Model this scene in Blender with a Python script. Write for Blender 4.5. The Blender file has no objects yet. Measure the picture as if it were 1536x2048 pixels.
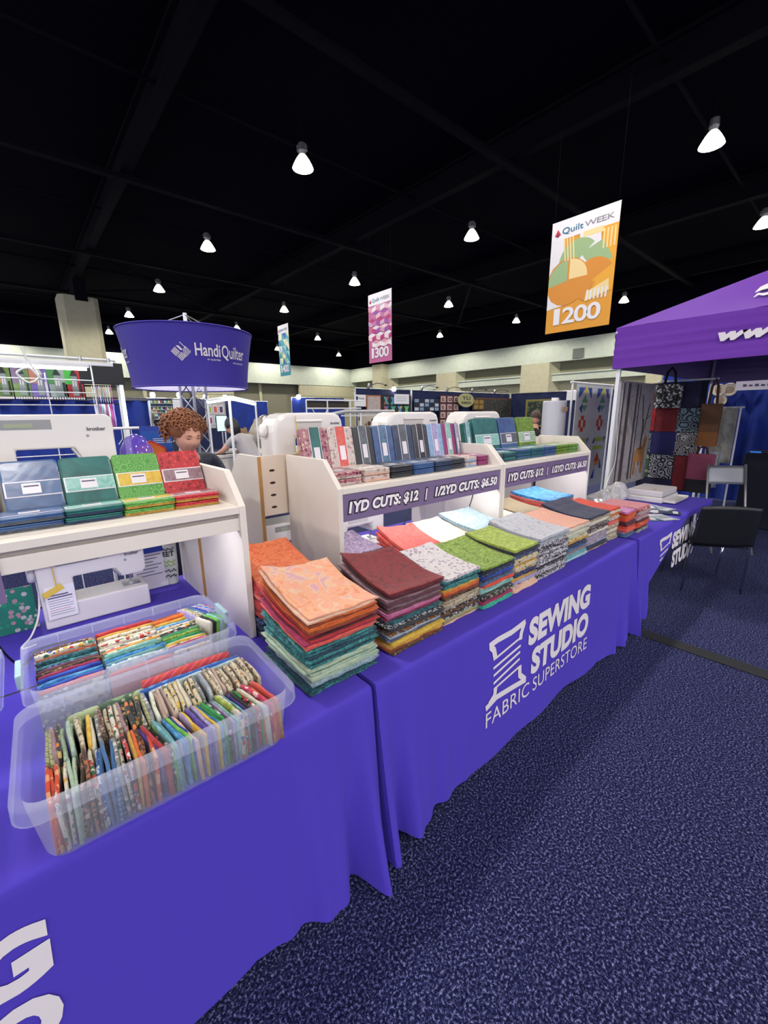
import bpy, bmesh, math, random
from mathutils import Vector, Matrix
random.seed(7)
PI = math.pi
sin, cos = math.sin, math.cos
S = bpy.context.scene
COL = S.collection

# ------------------------------------------------------------------ camera
F_PX, YAW, PITCH, ROLL = 836.6, .714, .231, -.011
CAM = Vector((-.773, -.993, 1.659))
_f = Vector((sin(YAW)*cos(PITCH), cos(YAW)*cos(PITCH), -sin(PITCH)))
_r = Vector((cos(YAW), -sin(YAW), 0)); _u = _r.cross(_f)
_R = _r*cos(ROLL) + _u*sin(ROLL); _U = _u*cos(ROLL) - _r*sin(ROLL)
cd = bpy.data.cameras.new('camera'); cam = bpy.data.objects.new('camera', cd); COL.objects.link(cam)
cd.sensor_fit = 'VERTICAL'; cd.sensor_height = 36; cd.lens = 36*F_PX/2048
cd.clip_start = .05; cd.clip_end = 300
m = Matrix.Identity(4)
for i in range(3):
    m[i][0] = _R[i]; m[i][1] = _U[i]; m[i][2] = -_f[i]; m[i][3] = CAM[i]
cam.matrix_world = m
S.camera = cam

# ------------------------------------------------------------------ world, exposure
w = bpy.data.worlds.new('hall_air'); S.world = w; w.use_nodes = True
w.node_tree.nodes['Background'].inputs[0].default_value = (.80, .84, 1.0, 1)
w.node_tree.nodes['Background'].inputs[1].default_value = 1.2
S.view_settings.view_transform = 'Standard'
S.view_settings.look = 'None'
S.view_settings.gamma = 1
S.view_settings.exposure = .74
S.view_settings.use_curve_mapping = False
LAMP_W = 760
STRIP_W = 1.9

# ------------------------------------------------------------------ small helpers
def lin(h):
    h = h.lstrip('#')
    o = []
    for i in (0, 2, 4):
        c = int(h[i:i+2], 16)/255
        o.append(c/12.92 if c <= .04045 else ((c+.055)/1.055)**2.4)
    return (*o, 1)

class MB:
    def __init__(s): s.v = []; s.f = []; s.m = []; s.cur = 0
    def add(s, vs, fs):
        b = len(s.v); s.v += [tuple(v) for v in vs]
        for f in fs: s.f.append(tuple(i+b for i in f)); s.m.append(s.cur)
        return s
    def box(s, x0, x1, y0, y1, z0, z1):
        return s.add([(x0,y0,z0),(x1,y0,z0),(x1,y1,z0),(x0,y1,z0),(x0,y0,z1),(x1,y0,z1),(x1,y1,z1),(x0,y1,z1)],
                     [(0,3,2,1),(4,5,6,7),(0,1,5,4),(1,2,6,5),(2,3,7,6),(3,0,4,7)])
    def obox(s, c, ax, ay, az):
        c = Vector(c); ax, ay, az = Vector(ax), Vector(ay), Vector(az)
        vs = [c+sx*ax+sy*ay+sz*az for sz in (-1,1) for sx, sy in ((-1,-1),(1,-1),(1,1),(-1,1))]
        return s.add(vs, [(0,3,2,1),(4,5,6,7),(0,1,5,4),(1,2,6,5),(2,3,7,6),(3,0,4,7)])
    def tube(s, path, r, n=8, cap=True):
        P = [Vector(p) for p in path]; rs = r if isinstance(r, (list, tuple)) else [r]*len(P)
        rings = []; nrm = None
        for i, p in enumerate(P):
            t = (P[min(i+1, len(P)-1)]-P[max(i-1, 0)]).normalized()
            if nrm is None: nrm = t.orthogonal().normalized()
            nrm = (nrm - t*nrm.dot(t)); nrm = nrm.normalized() if nrm.length > 1e-6 else t.orthogonal().normalized()
            b = t.cross(nrm)
            rings.append([p+(nrm*cos(2*PI*k/n)+b*sin(2*PI*k/n))*rs[i] for k in range(n)])
        vs = [v for g in rings for v in g]; fs = []
        for i in range(len(P)-1):
            for k in range(n):
                a = i*n+k; b2 = i*n+(k+1) % n
                fs.append((a, b2, b2+n, a+n))
        if cap: fs += [tuple(range(n))[::-1], tuple(range((len(P)-1)*n, len(P)*n))]
        return s.add(vs, fs)
    def lathe(s, prof, n=24, c=(0,0,0), axis='z', cap=True):
        vs = []; fs = []
        for r, z in prof:
            for k in range(n):
                a = 2*PI*k/n
                p = (r*cos(a), r*sin(a), z)
                if axis == 'x': p = (z, r*cos(a), r*sin(a))
                if axis == 'y': p = (r*sin(a), z, r*cos(a))
                vs.append((p[0]+c[0], p[1]+c[1], p[2]+c[2]))
        for i in range(len(prof)-1):
            for k in range(n):
                a = i*n+k; b = i*n+(k+1) % n
                fs.append((a, b, b+n, a+n))
        if cap: fs += [tuple(range(n))[::-1], tuple(range((len(prof)-1)*n, len(prof)*n))]
        return s.add(vs, fs)
    def prism(s, poly, a0, a1, axis='y'):
        n = len(poly)
        def P(p, a): return (p[0], a, p[1]) if axis == 'y' else ((a, p[0], p[1]) if axis == 'x' else (p[0], p[1], a))
        vs = [P(p, a0) for p in poly]+[P(p, a1) for p in poly]
        fs = [tuple(range(n)), tuple(range(2*n-1, n-1, -1))]
        for i in range(n): j = (i+1) % n; fs.append((i, i+n, j+n, j))
        return s.add(vs, fs)
    def grid(s, fn, nu, nv):
        vs = [fn(i/nu, j/nv) for j in range(nv+1) for i in range(nu+1)]
        fs = [(j*(nu+1)+i, j*(nu+1)+i+1, (j+1)*(nu+1)+i+1, (j+1)*(nu+1)+i) for j in range(nv) for i in range(nu)]
        return s.add(vs, fs)
    def poly(s, pts): return s.add(pts, [tuple(range(len(pts)))])
    def mesh(s, name, mats, smooth=False):
        me = bpy.data.meshes.new(name); me.from_pydata(s.v, [], s.f)
        for mm in (mats if isinstance(mats, (list, tuple)) else [mats]): me.materials.append(mm)
        if any(s.m): me.polygons.foreach_set('material_index', s.m)
        bm = bmesh.new(); bm.from_mesh(me); bmesh.ops.recalc_face_normals(bm, faces=bm.faces); bm.to_mesh(me); bm.free()
        if smooth: me.polygons.foreach_set('use_smooth', [True]*len(me.polygons))
        me.update(); return me
    def build(s, name, mats, parent=None, loc=(0,0,0), rotz=0, smooth=False, bevel=0, seg=2, solid=0):
        o = bpy.data.objects.new(name, s.mesh(name, mats, smooth)); COL.objects.link(o)
        o.location = loc; o.rotation_euler = (0, 0, rotz); o.parent = parent
        if solid:
            md = o.modifiers.new('thickness', 'SOLIDIFY'); md.thickness = solid; md.offset = 0
        if bevel:
            md = o.modifiers.new('bevel', 'BEVEL'); md.width = bevel; md.segments = seg; md.limit_method = 'ANGLE'
            md.angle_limit = .6; md.harden_normals = False
        return o

def put(name, me, parent=None, loc=(0,0,0), rot=(0,0,0)):
    o = bpy.data.objects.new(name, me); COL.objects.link(o); o.location = loc; o.rotation_euler = rot; o.parent = parent
    return o
def tag(o, label, cat, group=None):
    o['label'] = label; o['category'] = cat
    if group: o['group'] = group
    return o
def thing(name, label, cat, loc=(0,0,0), rotz=0, group=None):
    o = bpy.data.objects.new(name, None); COL.objects.link(o); o.location = loc; o.rotation_euler = (0,0,rotz)
    o.empty_display_size = .05
    return tag(o, label, cat, group)
def struct(o): o['kind'] = 'structure'; return o

# ------------------------------------------------------------------ materials
MATS = {}
def mat(name, col, rough=.55, metal=0, emit=0, coat=0, alpha=1, bump=0, bscale=60, var=0, sheen=0, trans=0, ecol=None, spec=.5):
    if name in MATS: return MATS[name]
    M = bpy.data.materials.new(name); M.use_nodes = True; nt = M.node_tree; P = nt.nodes['Principled BSDF']
    c = lin(col) if isinstance(col, str) else (*col[:3], 1)
    P.inputs['Base Color'].default_value = c
    P.inputs['Roughness'].default_value = rough; P.inputs['Metallic'].default_value = metal
    P.inputs['Coat Weight'].default_value = coat; P.inputs['Coat Roughness'].default_value = .12
    P.inputs['Alpha'].default_value = alpha; P.inputs['Sheen Weight'].default_value = sheen
    P.inputs['Transmission Weight'].default_value = trans; P.inputs['Specular IOR Level'].default_value = spec
    if emit:
        P.inputs['Emission Color'].default_value = lin(ecol) if ecol else c; P.inputs['Emission Strength'].default_value = emit
    tc = nt.nodes.new('ShaderNodeTexCoord')
    if var:
        n = nt.nodes.new('ShaderNodeTexNoise'); n.inputs['Scale'].default_value = 3.5; n.inputs['Detail'].default_value = 5
        nt.links.new(tc.outputs['Object'], n.inputs['Vector'])
        r = nt.nodes.new('ShaderNodeValToRGB'); r.color_ramp.elements[0].position = .3; r.color_ramp.elements[1].position = .7
        r.color_ramp.elements[0].color = tuple(x*(1-var) for x in c[:3])+(1,); r.color_ramp.elements[1].color = tuple(min(1, x*(1+var)) for x in c[:3])+(1,)
        nt.links.new(n.outputs['Fac'], r.inputs['Fac']); nt.links.new(r.outputs['Color'], P.inputs['Base Color'])
    if bump:
        n = nt.nodes.new('ShaderNodeTexNoise'); n.inputs['Scale'].default_value = bscale; n.inputs['Detail'].default_value = 4
        nt.links.new(tc.outputs['Object'], n.inputs['Vector'])
        b = nt.nodes.new('ShaderNodeBump'); b.inputs['Strength'].default_value = bump; b.inputs['Distance'].default_value = .01
        nt.links.new(n.outputs['Fac'], b.inputs['Height']); nt.links.new(b.outputs['Normal'], P.inputs['Normal'])
    MATS[name] = M; return M

def print_mat(name, kind, cols, scale=40, rough=.75, coat=0):
    """printed cotton: kind in solid, batik, floral, dots, stripe, ring, check"""
    key = name+('_wrapped' if coat else '')
    if key in MATS: return MATS[key]
    M = bpy.data.materials.new(key); M.use_nodes = True; nt = M.node_tree; P = nt.nodes['Principled BSDF']; N = nt.nodes; L = nt.links
    P.inputs['Roughness'].default_value = rough; P.inputs['Coat Weight'].default_value = coat; P.inputs['Coat Roughness'].default_value = .2
    if not coat: P.inputs['Sheen Weight'].default_value = .1
    tc = N.new('ShaderNodeTexCoord'); oi = N.new('ShaderNodeObjectInfo')
    mul = N.new('ShaderNodeVectorMath'); mul.operation = 'MULTIPLY_ADD'
    L.new(oi.outputs['Random'], mul.inputs[0]); mul.inputs[1].default_value = (9, 7, 5); L.new(tc.outputs['Object'], mul.inputs[2])
    V = mul.outputs[0]
    C = [tuple(x*(.70 if not coat else .78) for x in lin(c)[:3])+(1,) for c in cols]
    def ramp(fac, stops, const=True):
        r = N.new('ShaderNodeValToRGB'); cr = r.color_ramp; cr.interpolation = 'CONSTANT' if const else 'LINEAR'
        while len(cr.elements) < len(stops): cr.elements.new(.5)
        for e, (p, c) in zip(cr.elements, stops): e.position = p; e.color = c
        L.new(fac, r.inputs['Fac']); return r.outputs['Color']
    def mix(f, a, b):
        x = N.new('ShaderNodeMix'); x.data_type = 'RGBA'; L.new(f, x.inputs['Factor'])
        for inp, v in ((x.inputs['A'], a), (x.inputs['B'], b)):
            if isinstance(v, tuple): inp.default_value = v
            else: L.new(v, inp)
        return x.outputs['Result']
    def noise(sc, dist=0, det=4):
        n = N.new('ShaderNodeTexNoise'); n.inputs['Scale'].default_value = sc; n.inputs['Detail'].default_value = det; n.inputs['Distortion'].default_value = dist
        L.new(V, n.inputs['Vector']); return n.outputs['Fac']
    def voro(sc, rnd=1, out='Distance'):
        n = N.new('ShaderNodeTexVoronoi'); n.inputs['Scale'].default_value = sc; n.inputs['Randomness'].default_value = rnd
        L.new(V, n.inputs['Vector']); return n
    if kind == 'solid':
        out = ramp(noise(scale*.4), [(.3, tuple(x*.86 for x in C[0][:3])+(1,)), (.7, C[0])], False)
    elif kind == 'batik':
        k = len(C); out = ramp(noise(scale, 1.6, 5), [(.34+.32*i/max(1, k-1), c) for i, c in enumerate(C)], False)
    elif kind == 'floral':
        v = voro(scale); f = ramp(v.outputs['Distance'], [(0, (1,1,1,1)), (.42, (0,0,0,1))])
        k = len(C)-1; sep = N.new('ShaderNodeSeparateColor'); L.new(v.outputs['Color'], sep.inputs[0])
        pc = ramp(sep.outputs[0], [(i/k, c) for i, c in enumerate(C[1:])])
        out = mix(f, C[0], pc)
        v2 = voro(scale*2.3); f2 = ramp(v2.outputs['Distance'], [(0, (1,1,1,1)), (.22, (0,0,0,1))])
        out = mix(f2, out, C[-1])
    elif kind == 'dots':
        v = voro(scale, .15); f = ramp(v.outputs['Distance'], [(0, (1,1,1,1)), (.30, (0,0,0,1))]); out = mix(f, C[0], C[1])
    elif kind == 'ring':
        v = voro(scale, .8); mth = N.new('ShaderNodeMath'); mth.operation = 'MULTIPLY'; mth.inputs[1].default_value = 26
        L.new(v.outputs['Distance'], mth.inputs[0]); sn = N.new('ShaderNodeMath'); sn.operation = 'SINE'; L.new(mth.outputs[0], sn.inputs[0])
        out = ramp(sn.outputs[0], [(0, C[0]), (.1, C[1])])
    elif kind == 'stripe':
        wv = N.new('ShaderNodeTexWave'); wv.inputs['Scale'].default_value = scale; wv.inputs['Distortion'].default_value = 1.0; wv.bands_direction = 'DIAGONAL'
        L.new(V, wv.inputs['Vector']); k = len(C); out = ramp(wv.outputs['Fac'], [(i/k, c) for i, c in enumerate(C)])
    elif kind == 'check':
        ck = N.new('ShaderNodeTexChecker'); ck.inputs['Scale'].default_value = scale; L.new(V, ck.inputs['Vector'])
        ck.inputs['Color1'].default_value = C[0]; ck.inputs['Color2'].default_value = C[1]; out = ck.outputs['Color']
    L.new(out, P.inputs['Base Color'])
    n = N.new('ShaderNodeTexNoise'); n.inputs['Scale'].default_value = 90 if not coat else 25; L.new(V, n.inputs['Vector'])
    b = N.new('ShaderNodeBump'); b.inputs['Strength'].default_value = .25 if not coat else .15; b.inputs['Distance'].default_value = .006
    L.new(n.outputs['Fac'], b.inputs['Height'])
    if coat: L.new(b.outputs['Normal'], P.inputs['Coat Normal'])
    else: L.new(b.outputs['Normal'], P.inputs['Normal'])
    MATS[key] = M; return M

# cotton prints: key -> (words, kind, colours, scale)
FB = {
 'peachbatik': ('peach and coral tie-dye', 'batik', ['e88f6a','f0b48a','efa08c','e8c39a','d9a2b0'], 12),
 'orangebatik': ('orange batik', 'batik', ['d9542c','ee7a48','f08a5a'], 26), 'rust': ('rust brown', 'batik', ['7a2f1a','a04a22'], 30),
 'orange': ('deep orange', 'batik', ['d8591c','ec7a2c'], 30), 'ltorange': ('pale orange', 'batik', ['f0964c','f5b070'], 30),
 'redorange': ('bright red-orange', 'batik', ['e0402a','ea5030'], 14), 'red': ('red batik', 'batik', ['a81c26','c93036'], 34),
 'salmon': ('salmon pink', 'batik', ['d85a52','ea7a6c'], 30), 'coral': ('coral batik', 'batik', ['e04a44','ee6a5c'], 30),
 'darkred': ('dark red swirl', 'batik', ['5c0f18','8a1c26','721520'], 24), 'maroon': ('maroon', 'batik', ['4c121e','6e2030'], 30),
 'plum': ('dusky plum', 'batik', ['4a2532','73404e'], 40), 'mauve': ('dusty mauve', 'batik', ['8a6470','a88a92'], 40),
 'magenta': ('magenta', 'batik', ['8c1a4a','b52c60'], 30), 'pink': ('rose pink', 'batik', ['b8588a','cf7aa4'], 26), 'orchid': ('orchid pink', 'batik', ['c878b8','d890c8'], 14),
 'peach': ('pale peach', 'batik', ['e8b49a','f0c8b2'], 30), 'peachring': ('peach printed with small circles', 'ring', ['eda890','f2b8a4'], 16),
 'teal': ('teal batik', 'batik', ['0c4a4e','2a8084','5aa8a4'], 45), 'dteal': ('dark teal leaf', 'batik', ['062c38','0e4e5c','2f8890'], 55),
 'navyteal': ('navy teal', 'batik', ['0a2438','1e5268'], 50), 'sage': ('pale sage', 'batik', ['8fae98','b4c8ac','a4c4ba'], 30),
 'mint': ('mint green', 'batik', ['78b8ac','a6d6cc'], 30), 'paleblue': ('pale blue grey', 'batik', ['7d99a8','b4c6cf'], 45), 'aqua': ('aqua blue', 'batik', ['4f9aa8','8fc6cc'], 40),
 'turq': ('turquoise', 'batik', ['10907a','3cc4a4'], 40), 'blue': ('sky blue marbled', 'batik', ['1a62b0','3f94d6','6ab4e4'], 20), 'steel': ('steel blue', 'batik', ['3a5c88','58809e'], 16),
 'royal': ('royal blue', 'batik', ['1638a0','2a58c8'], 26), 'navy': ('navy blue print', 'floral', ['101a3c','2a3c78','5a6aa8'], 90), 'navydot': ('slate navy dotted', 'dots', ['2c2f4e','565a7c'], 60),
 'gold': ('gold yellow', 'batik', ['b8862a','dcae48'], 30), 'yellow': ('yellow', 'batik', ['d8a830','ecca50'], 26), 'brown': ('brown print', 'floral', ['3c2418','7a5030','a07a50'], 80),
 'greyblue': ('grey blue floral', 'floral', ['4a5678','8a94b0','2c3450'], 60), 'silver': ('silver grey', 'batik', ['8c96a2','c0c8d0'], 30), 'plaid': ('brown and orange plaid', 'stripe', ['8c5420','3a2a20','c8842c','4a90b8','5c3a1c'], 9),
 'bwdots': ('black and white speckled', 'floral', ['15161a','c8ccd4','e8e8ec'], 110), 'bw': ('black and white printed', 'floral', ['d8d4de','16141c','2a2630'], 80), 'bwb': ('white-on-black printed', 'floral', ['17151d','d4d0dc','b8b4c4'], 75),
 'black': ('black', 'solid', ['17171d'], 40), 'charcoal': ('charcoal', 'batik', ['26282e','3c3f48'], 20), 'lilac': ('pale lilac print', 'floral', ['a498ac','7c7088','c8becc'], 80),
 'purplefl': ('mauve floral', 'floral', ['84708c','5a4668','b4a0b8'], 70), 'whitefl': ('white with scattered flowers', 'floral', ['e2dce0','dcd6dc','b09ab0','d8d0d4','a8949f'], 55), 'cream': ('cream', 'batik', ['d8d0bc','ece6d6'], 30),
 'creamfl': ('cream sprigged', 'floral', ['e4e4d4','dcdccb','c2bca4','cfd0b8'], 60), 'palegreen': ('pale green', 'batik', ['b4c8a4','d4dcc4'], 30), 'ice': ('ice blue scroll', 'floral', ['c2dce4','9ec4d2','d8eaee'], 55), 'marble': ('silver white marbled', 'batik', ['a4a4b2','d0d0da','c0bfcb'], 20),
 'beige': ('beige print', 'floral', ['a89880','7a6a54','d0c4ae'], 85), 'tan': ('tan woven check', 'check', ['ae9c78','8c7854'], 130), 'bluewhite': ('blue and white print', 'floral', ['3a6ab0','c8d8ec','e8eef4'], 60),
 'leaf': ('leafy olive green', 'batik', ['4a6420','8aa83c','a8c45c'], 70), 'lime': ('yellow-green sprigged', 'floral', ['a4b848','90a438','c0d068'], 60), 'green': ('emerald green', 'batik', ['157a3c','38a85a'], 30), 'limegreen': ('lime green', 'batik', ['5cae2e','8ad458'], 18), 'olive': ('olive and cream leaf', 'stripe', ['a8a878','c8c498','8c9064'], 30),
 'multi': ('bright multicoloured', 'floral', ['e4dcc8','c83c34','2c7a4a','e0a838','3c5ca8'], 55), 'redmulti': ('red and white floral', 'floral', ['e0d8c8','c83c34','a02828','3c6a48'], 55), 'brownfl': ('brown floral', 'floral', ['4a3428','b08c74','8a5c48','d8b8a0'], 60), 'bluedot': ('denim blue dotted', 'dots', ['3c70ac','7aa6d4'], 75), 'redblack': ('red, black and white', 'floral', ['c43030','17151a','e8e4e0'], 45), 'rings': ('brown ringed', 'ring', ['4a2c20','b0683a'], 20), 'purple': ('violet', 'batik', ['4a2c98','7058c0'], 26), 'lav': ('lavender', 'batik', ['9888c0','bcb0d8'], 30), 'blackfl': ('black floral', 'floral', ['16161c','d8d0d0','b85868','6c9c70'], 55), 'yelblack': ('yellow, cream and black', 'floral', ['d8ccb0','2a2a28','d8b040'], 60), 'greyfl': ('grey and cream', 'floral', ['8c8f94','d4d0c4','5c6068'], 70), 'creambr': ('cream and brown', 'floral', ['d4c8b0','7a6448','a89474'], 75), 'creamor': ('cream and orange', 'floral', ['dccdb0','c87038','6c5c44'], 70), 'beigepink': ('beige pink', 'solid', ['c8aca0'], 40), 'orblack': ('orange and charcoal', 'floral', ['2c2e34','e07838','c8b060'], 40), 'orfl': ('orange poppy', 'floral', ['e04c28','c83820','f4a878'], 30), 'leaves': ('dark green leaf', 'floral', ['46604c','7d9a72','2c4434','a8b890'], 22), 'navyfl': ('navy and blue leaf', 'floral', ['22304e','4a6a98','8ca4c0'], 18), 'petal': ('red and pink petal', 'stripe', ['c83a4c','e4687c','d04838'], 12), 'skyd': ('blue dotted', 'dots', ['2c62b8','6a9cdc'], 28), 'pinkfl': ('hot pink floral', 'floral', ['e03c6c','f0a048','f4d0c8','c02858'], 40), 'stripeb': ('red, pink and black striped', 'stripe', ['d84c54','17151a','ece4e4','e8788c'], 24), 'blackpink': ('black and pink striped', 'stripe', ['1c1a20','d8889c','e8e0e0'], 30),
 'wblue': ('denim blue', 'batik', ['2e4f86','41679c'], 10), 'wteal': ('deep teal', 'batik', ['0c5a58','187470'], 10), 'wgreen': ('green scroll', 'ring', ['4f9a3c','76b85c'], 34), 'wred': ('red scroll', 'floral', ['c02430','8c1420','d84048'], 60), 'wnavy': ('navy', 'batik', ['22304e','2f4468'], 14), 'wlblue': ('light blue', 'batik', ['7fa4d0','9dbce0'], 14), 'wmag': ('magenta', 'solid', ['9c3070'], 14), 'wblack': ('black', 'solid', ['1e2026'], 14), 'wfloral': ('maroon floral', 'floral', ['b87a84','8c2448','d8b8a8','6c2038'], 45), 'wpinkfl': ('pale pink floral', 'floral', ['d8c4c0','b8848c','e4d8cc','a0a088'], 45), 'wolive': ('olive green', 'batik', ['56781c','86a838'], 16), 'wsteel': ('slate grey', 'batik', ['4a4e58','6a707c'], 20),
}
def fab(k, wrap=False):
    wds, kind, cols, sc = FB[k]
    return print_mat('cotton_'+k, kind, cols, sc, coat=.5 if wrap else 0, rough=.5 if wrap else .8)

M_CLOTH = mat('purple_polyester', '4838ac', .7, bump=.05, bscale=400, sheen=.03, spec=.15)
M_WPRINT = mat('white_print', 'd4cdd2', .6)
M_LAM = mat('white_laminate', 'd6cec6', .38, var=.03)
M_LAMD = mat('laminate_groove_shade', 'a89e93', .5)
M_CHIP = mat('raw_chipboard', 'a87c48', .85, bump=.4, bscale=150, var=.2)
M_SIGN = mat('mauve_sign', '6e5c82', .5)
M_INK = mat('dark_plum_ink', '1e1226', .5)
M_PAPER = mat('white_paper', 'e2dee2', .6)
M_WPLASTIC = mat('white_plastic', 'd9d4d2', .22, coat=.2)
M_GPLASTIC = mat('grey_plastic', '8f9093', .35)
M_STEEL = mat('brushed_steel', 'b4b4b8', .28, metal=1)
M_BLACK = mat('black_plastic', '101014', .38)
M_BLUED = mat('royal_blue_drape', '16318c', .8, var=.25)
M_NAVYD = mat('navy_drape', '101a44', .85, var=.2)
M_WHITEM = mat('white_metal', 'dcdcdc', .35)
M_TENT = mat('violet_canopy', '693a9e', .7, spec=.08, bump=.06, bscale=30)
M_TENTIN = mat('violet_canopy_backlit', '8a72a0', .7)  # same cloth as the canopy; its back-lit tone is put into the colour
M_SKIN = mat('skin', 'd09a82', .55)
M_YEL = mat('yellow_ribbon', 'd8b848', .55)
M_LED = mat('led_strip', 'ffffff', .4, emit=6, ecol='f6f6ff')
M_TUBE = mat('fluorescent_tube', 'ffffff', .4, emit=9, ecol='eaffff')

# ------------------------------------------------------------------ lettering
_T = {}
def txt(body, bold=0, shear=0, sp=1):
    k = (body, bold, shear, sp)
    if k not in _T:
        c = bpy.data.curves.new('glyphs', 'FONT'); c.body = body; c.offset = bold; c.shear = shear; c.space_character = sp; c.resolution_u = 4
        o = bpy.data.objects.new('glyphs', c); COL.objects.link(o)
        bpy.context.view_layer.update(); dg = bpy.context.evaluated_depsgraph_get()
        me = bpy.data.meshes.new_from_object(o.evaluated_get(dg))
        vs = [v.co.copy() for v in me.vertices]; fs = [tuple(p.vertices) for p in me.polygons]
        bpy.data.objects.remove(o); bpy.data.curves.remove(c); bpy.data.meshes.remove(me)
        x0 = min(v.x for v in vs); x1 = max(v.x for v in vs); y0 = min(v.y for v in vs); y1 = max(v.y for v in vs)
        _T[k] = ([((v.x-x0)/(x1-x0), (v.y-y0)/(y1-y0)) for v in vs], fs)
    return _T[k]
def letter(body, mt, parent, O, U, V, w, h, bold=0, shear=0, sp=1, off=(0,0,0), warp=None, name='lettering', grow=0):
    vs, fs = txt(body, bold, shear, sp); O = Vector(O)+Vector(off); U = Vector(U); V = Vector(V)
    pts = [O+U*((x*(1+2*grow/w)-grow/w)*w)+V*((y*(1+2*grow/h)-grow/h)*h) for x, y in vs]
    if warp: pts = [warp(p) for p in pts]
    me = bpy.data.meshes.new(name); me.from_pydata([tuple(p) for p in pts], [], fs); me.materials.append(mt); me.update()
    return put(name, me, parent)
def stroke(mb, pts, w, fn):
    """flat band of width w along 2D pts, mapped to 3D with fn"""
    n = len(pts); L = []; Rr = []
    for i, p in enumerate(pts):
        a = pts[max(0, i-1)]; b = pts[min(n-1, i+1)]
        dx, dy = b[0]-a[0], b[1]-a[1]; d = math.hypot(dx, dy) or 1
        ww = w[i] if isinstance(w, (list, tuple)) else w
        L.append((p[0]-dy/d*ww/2, p[1]+dx/d*ww/2)); Rr.append((p[0]+dy/d*ww/2, p[1]-dx/d*ww/2))
    vs = [fn(*q) for q in L]+[fn(*q) for q in Rr]
    mb.add(vs, [(i, i+1, n+i+1, n+i) for i in range(n-1)])

# ================================================================== THE HALL
def carpet_mat():
    M = bpy.data.materials.new('navy_carpet'); M.use_nodes = True; nt = M.node_tree; N = nt.nodes; L = nt.links; P = N['Principled BSDF']
    tc = N.new('ShaderNodeTexCoord')
    n = N.new('ShaderNodeTexNoise'); n.inputs['Scale'].default_value = 110; n.inputs['Detail'].default_value = 5; n.inputs['Roughness'].default_value = .75
    L.new(tc.outputs['Object'], n.inputs['Vector'])
    r = N.new('ShaderNodeValToRGB'); e = r.color_ramp.elements
    e[0].position = .43; e[0].color = lin('0b0d2a'); e[1].position = .64; e[1].color = lin('868ab6')
    x = e.new(.53); x.color = lin('262a54')
    L.new(n.outputs['Fac'], r.inputs['Fac']); L.new(r.outputs['Color'], P.inputs['Base Color'])
    P.inputs['Roughness'].default_value = .95; P.inputs['Specular IOR Level'].default_value = .1
    b = N.new('ShaderNodeBump'); b.inputs['Strength'].default_value = .8; b.inputs['Distance'].default_value = .006
    L.new(n.outputs['Fac'], b.inputs['Height']); L.new(b.outputs['Normal'], P.inputs['Normal'])
    return M
struct(MB().box(-26, 36, -28, 46, -.1, 0).build('floor', carpet_mat()))
M_CEIL = mat('black_ceiling', '0c0c16', .9, spec=.05)
M_BEAM = mat('black_steel', '101016', .8, spec=.1)
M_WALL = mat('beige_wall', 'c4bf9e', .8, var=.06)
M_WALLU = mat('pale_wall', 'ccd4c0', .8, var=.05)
M_WALLD = mat('shaded_grey_panel', '86846e', .85)  # recess shade put into a darker wall grey; also used for joints
struct(MB().box(-26, 36, -28, 46, 10.2, 10.4).build('ceiling', M_CEIL))
k = 0
for x in (-14.9, -5.8, 3.3, 12.4, 21.5, 30.6):
    b = MB().box(x-.16, x+.16, -27.9, 44.3, 9.35, 9.41).box(x-.03, x+.03, -27.9, 44.3, 9.41, 10.1).box(x-.16, x+.16, -27.9, 44.3, 10.1, 10.19)
    k += 1; struct(b.build('trim_%d' % k, M_BEAM))
for y in (-26.1, -17.6, -9.1, -.6, 7.9, 16.4, 24.9, 33.4, 41.9):
    b = MB().box(-25.9, 33, y-.12, y+.12, 9.15, 9.2).box(-25.9, 33, y-.025, y+.025, 9.2, 9.34)
    k += 1; struct(b.build('trim_%d' % k, M_BEAM))
for y in (-21.8, -13.3, -4.8, 3.7, 12.2, 20.7, 29.2, 37.6):
    k += 1; struct(MB().tube([(-25.8, y, 9.75), (33, y, 9.75)], .05, 8).build('trim_%d' % k, M_BEAM))
# diagonal bracing under the roof
for (xa, ya, xb, yb) in ((21.5, 16.4, 30.6, 24.9), (3.3, 24.9, 12.4, 33.4), (12.4, 24.9, 3.3, 33.4), (21.5, 7.9, 30.6, 16.4)):
    k += 1; struct(MB().tube([(xa, ya, 9.28), (xb, yb, 9.28)], .06, 6).build('trim_%d' % k, M_BEAM))
# wall_back y = 44.4
wb = struct(MB().box(-26, 34.3, 44.4, 44.8, 5.1, 7.2).build('wall_back', M_WALLU))
MB().box(-26, 34.3, 44.75, 45, 7.2, 10.25).build('upper_wall', M_CEIL, wb)
low = MB()
gaps = [(5.9, 13.5, 4.9), (17.6, 25.6, 4.9), (-9, -2, 4.9)]
xs = [-26]
for g in sorted(gaps): low.box(xs[-1], g[0], 44.45, 44.8, 0, 5.1); xs.append(g[1])
low.box(xs[-1], 34.3, 44.45, 44.8, 0, 5.1); low.build('lower_panel', M_WALL, wb)
for g in gaps:
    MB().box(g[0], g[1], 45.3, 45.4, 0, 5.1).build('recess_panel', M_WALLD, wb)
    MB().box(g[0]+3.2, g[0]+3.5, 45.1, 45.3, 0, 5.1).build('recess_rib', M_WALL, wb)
for z in (1.2, 2.5, 3.8):
    for xa, xb in ((-2, 5.9), (13.5, 17.6), (25.6, 33.3)):
        MB().box(xa, xb, 44.43, 44.46, z-.02, z+.02).build('panel_joint', M_WALLD, wb)
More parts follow.
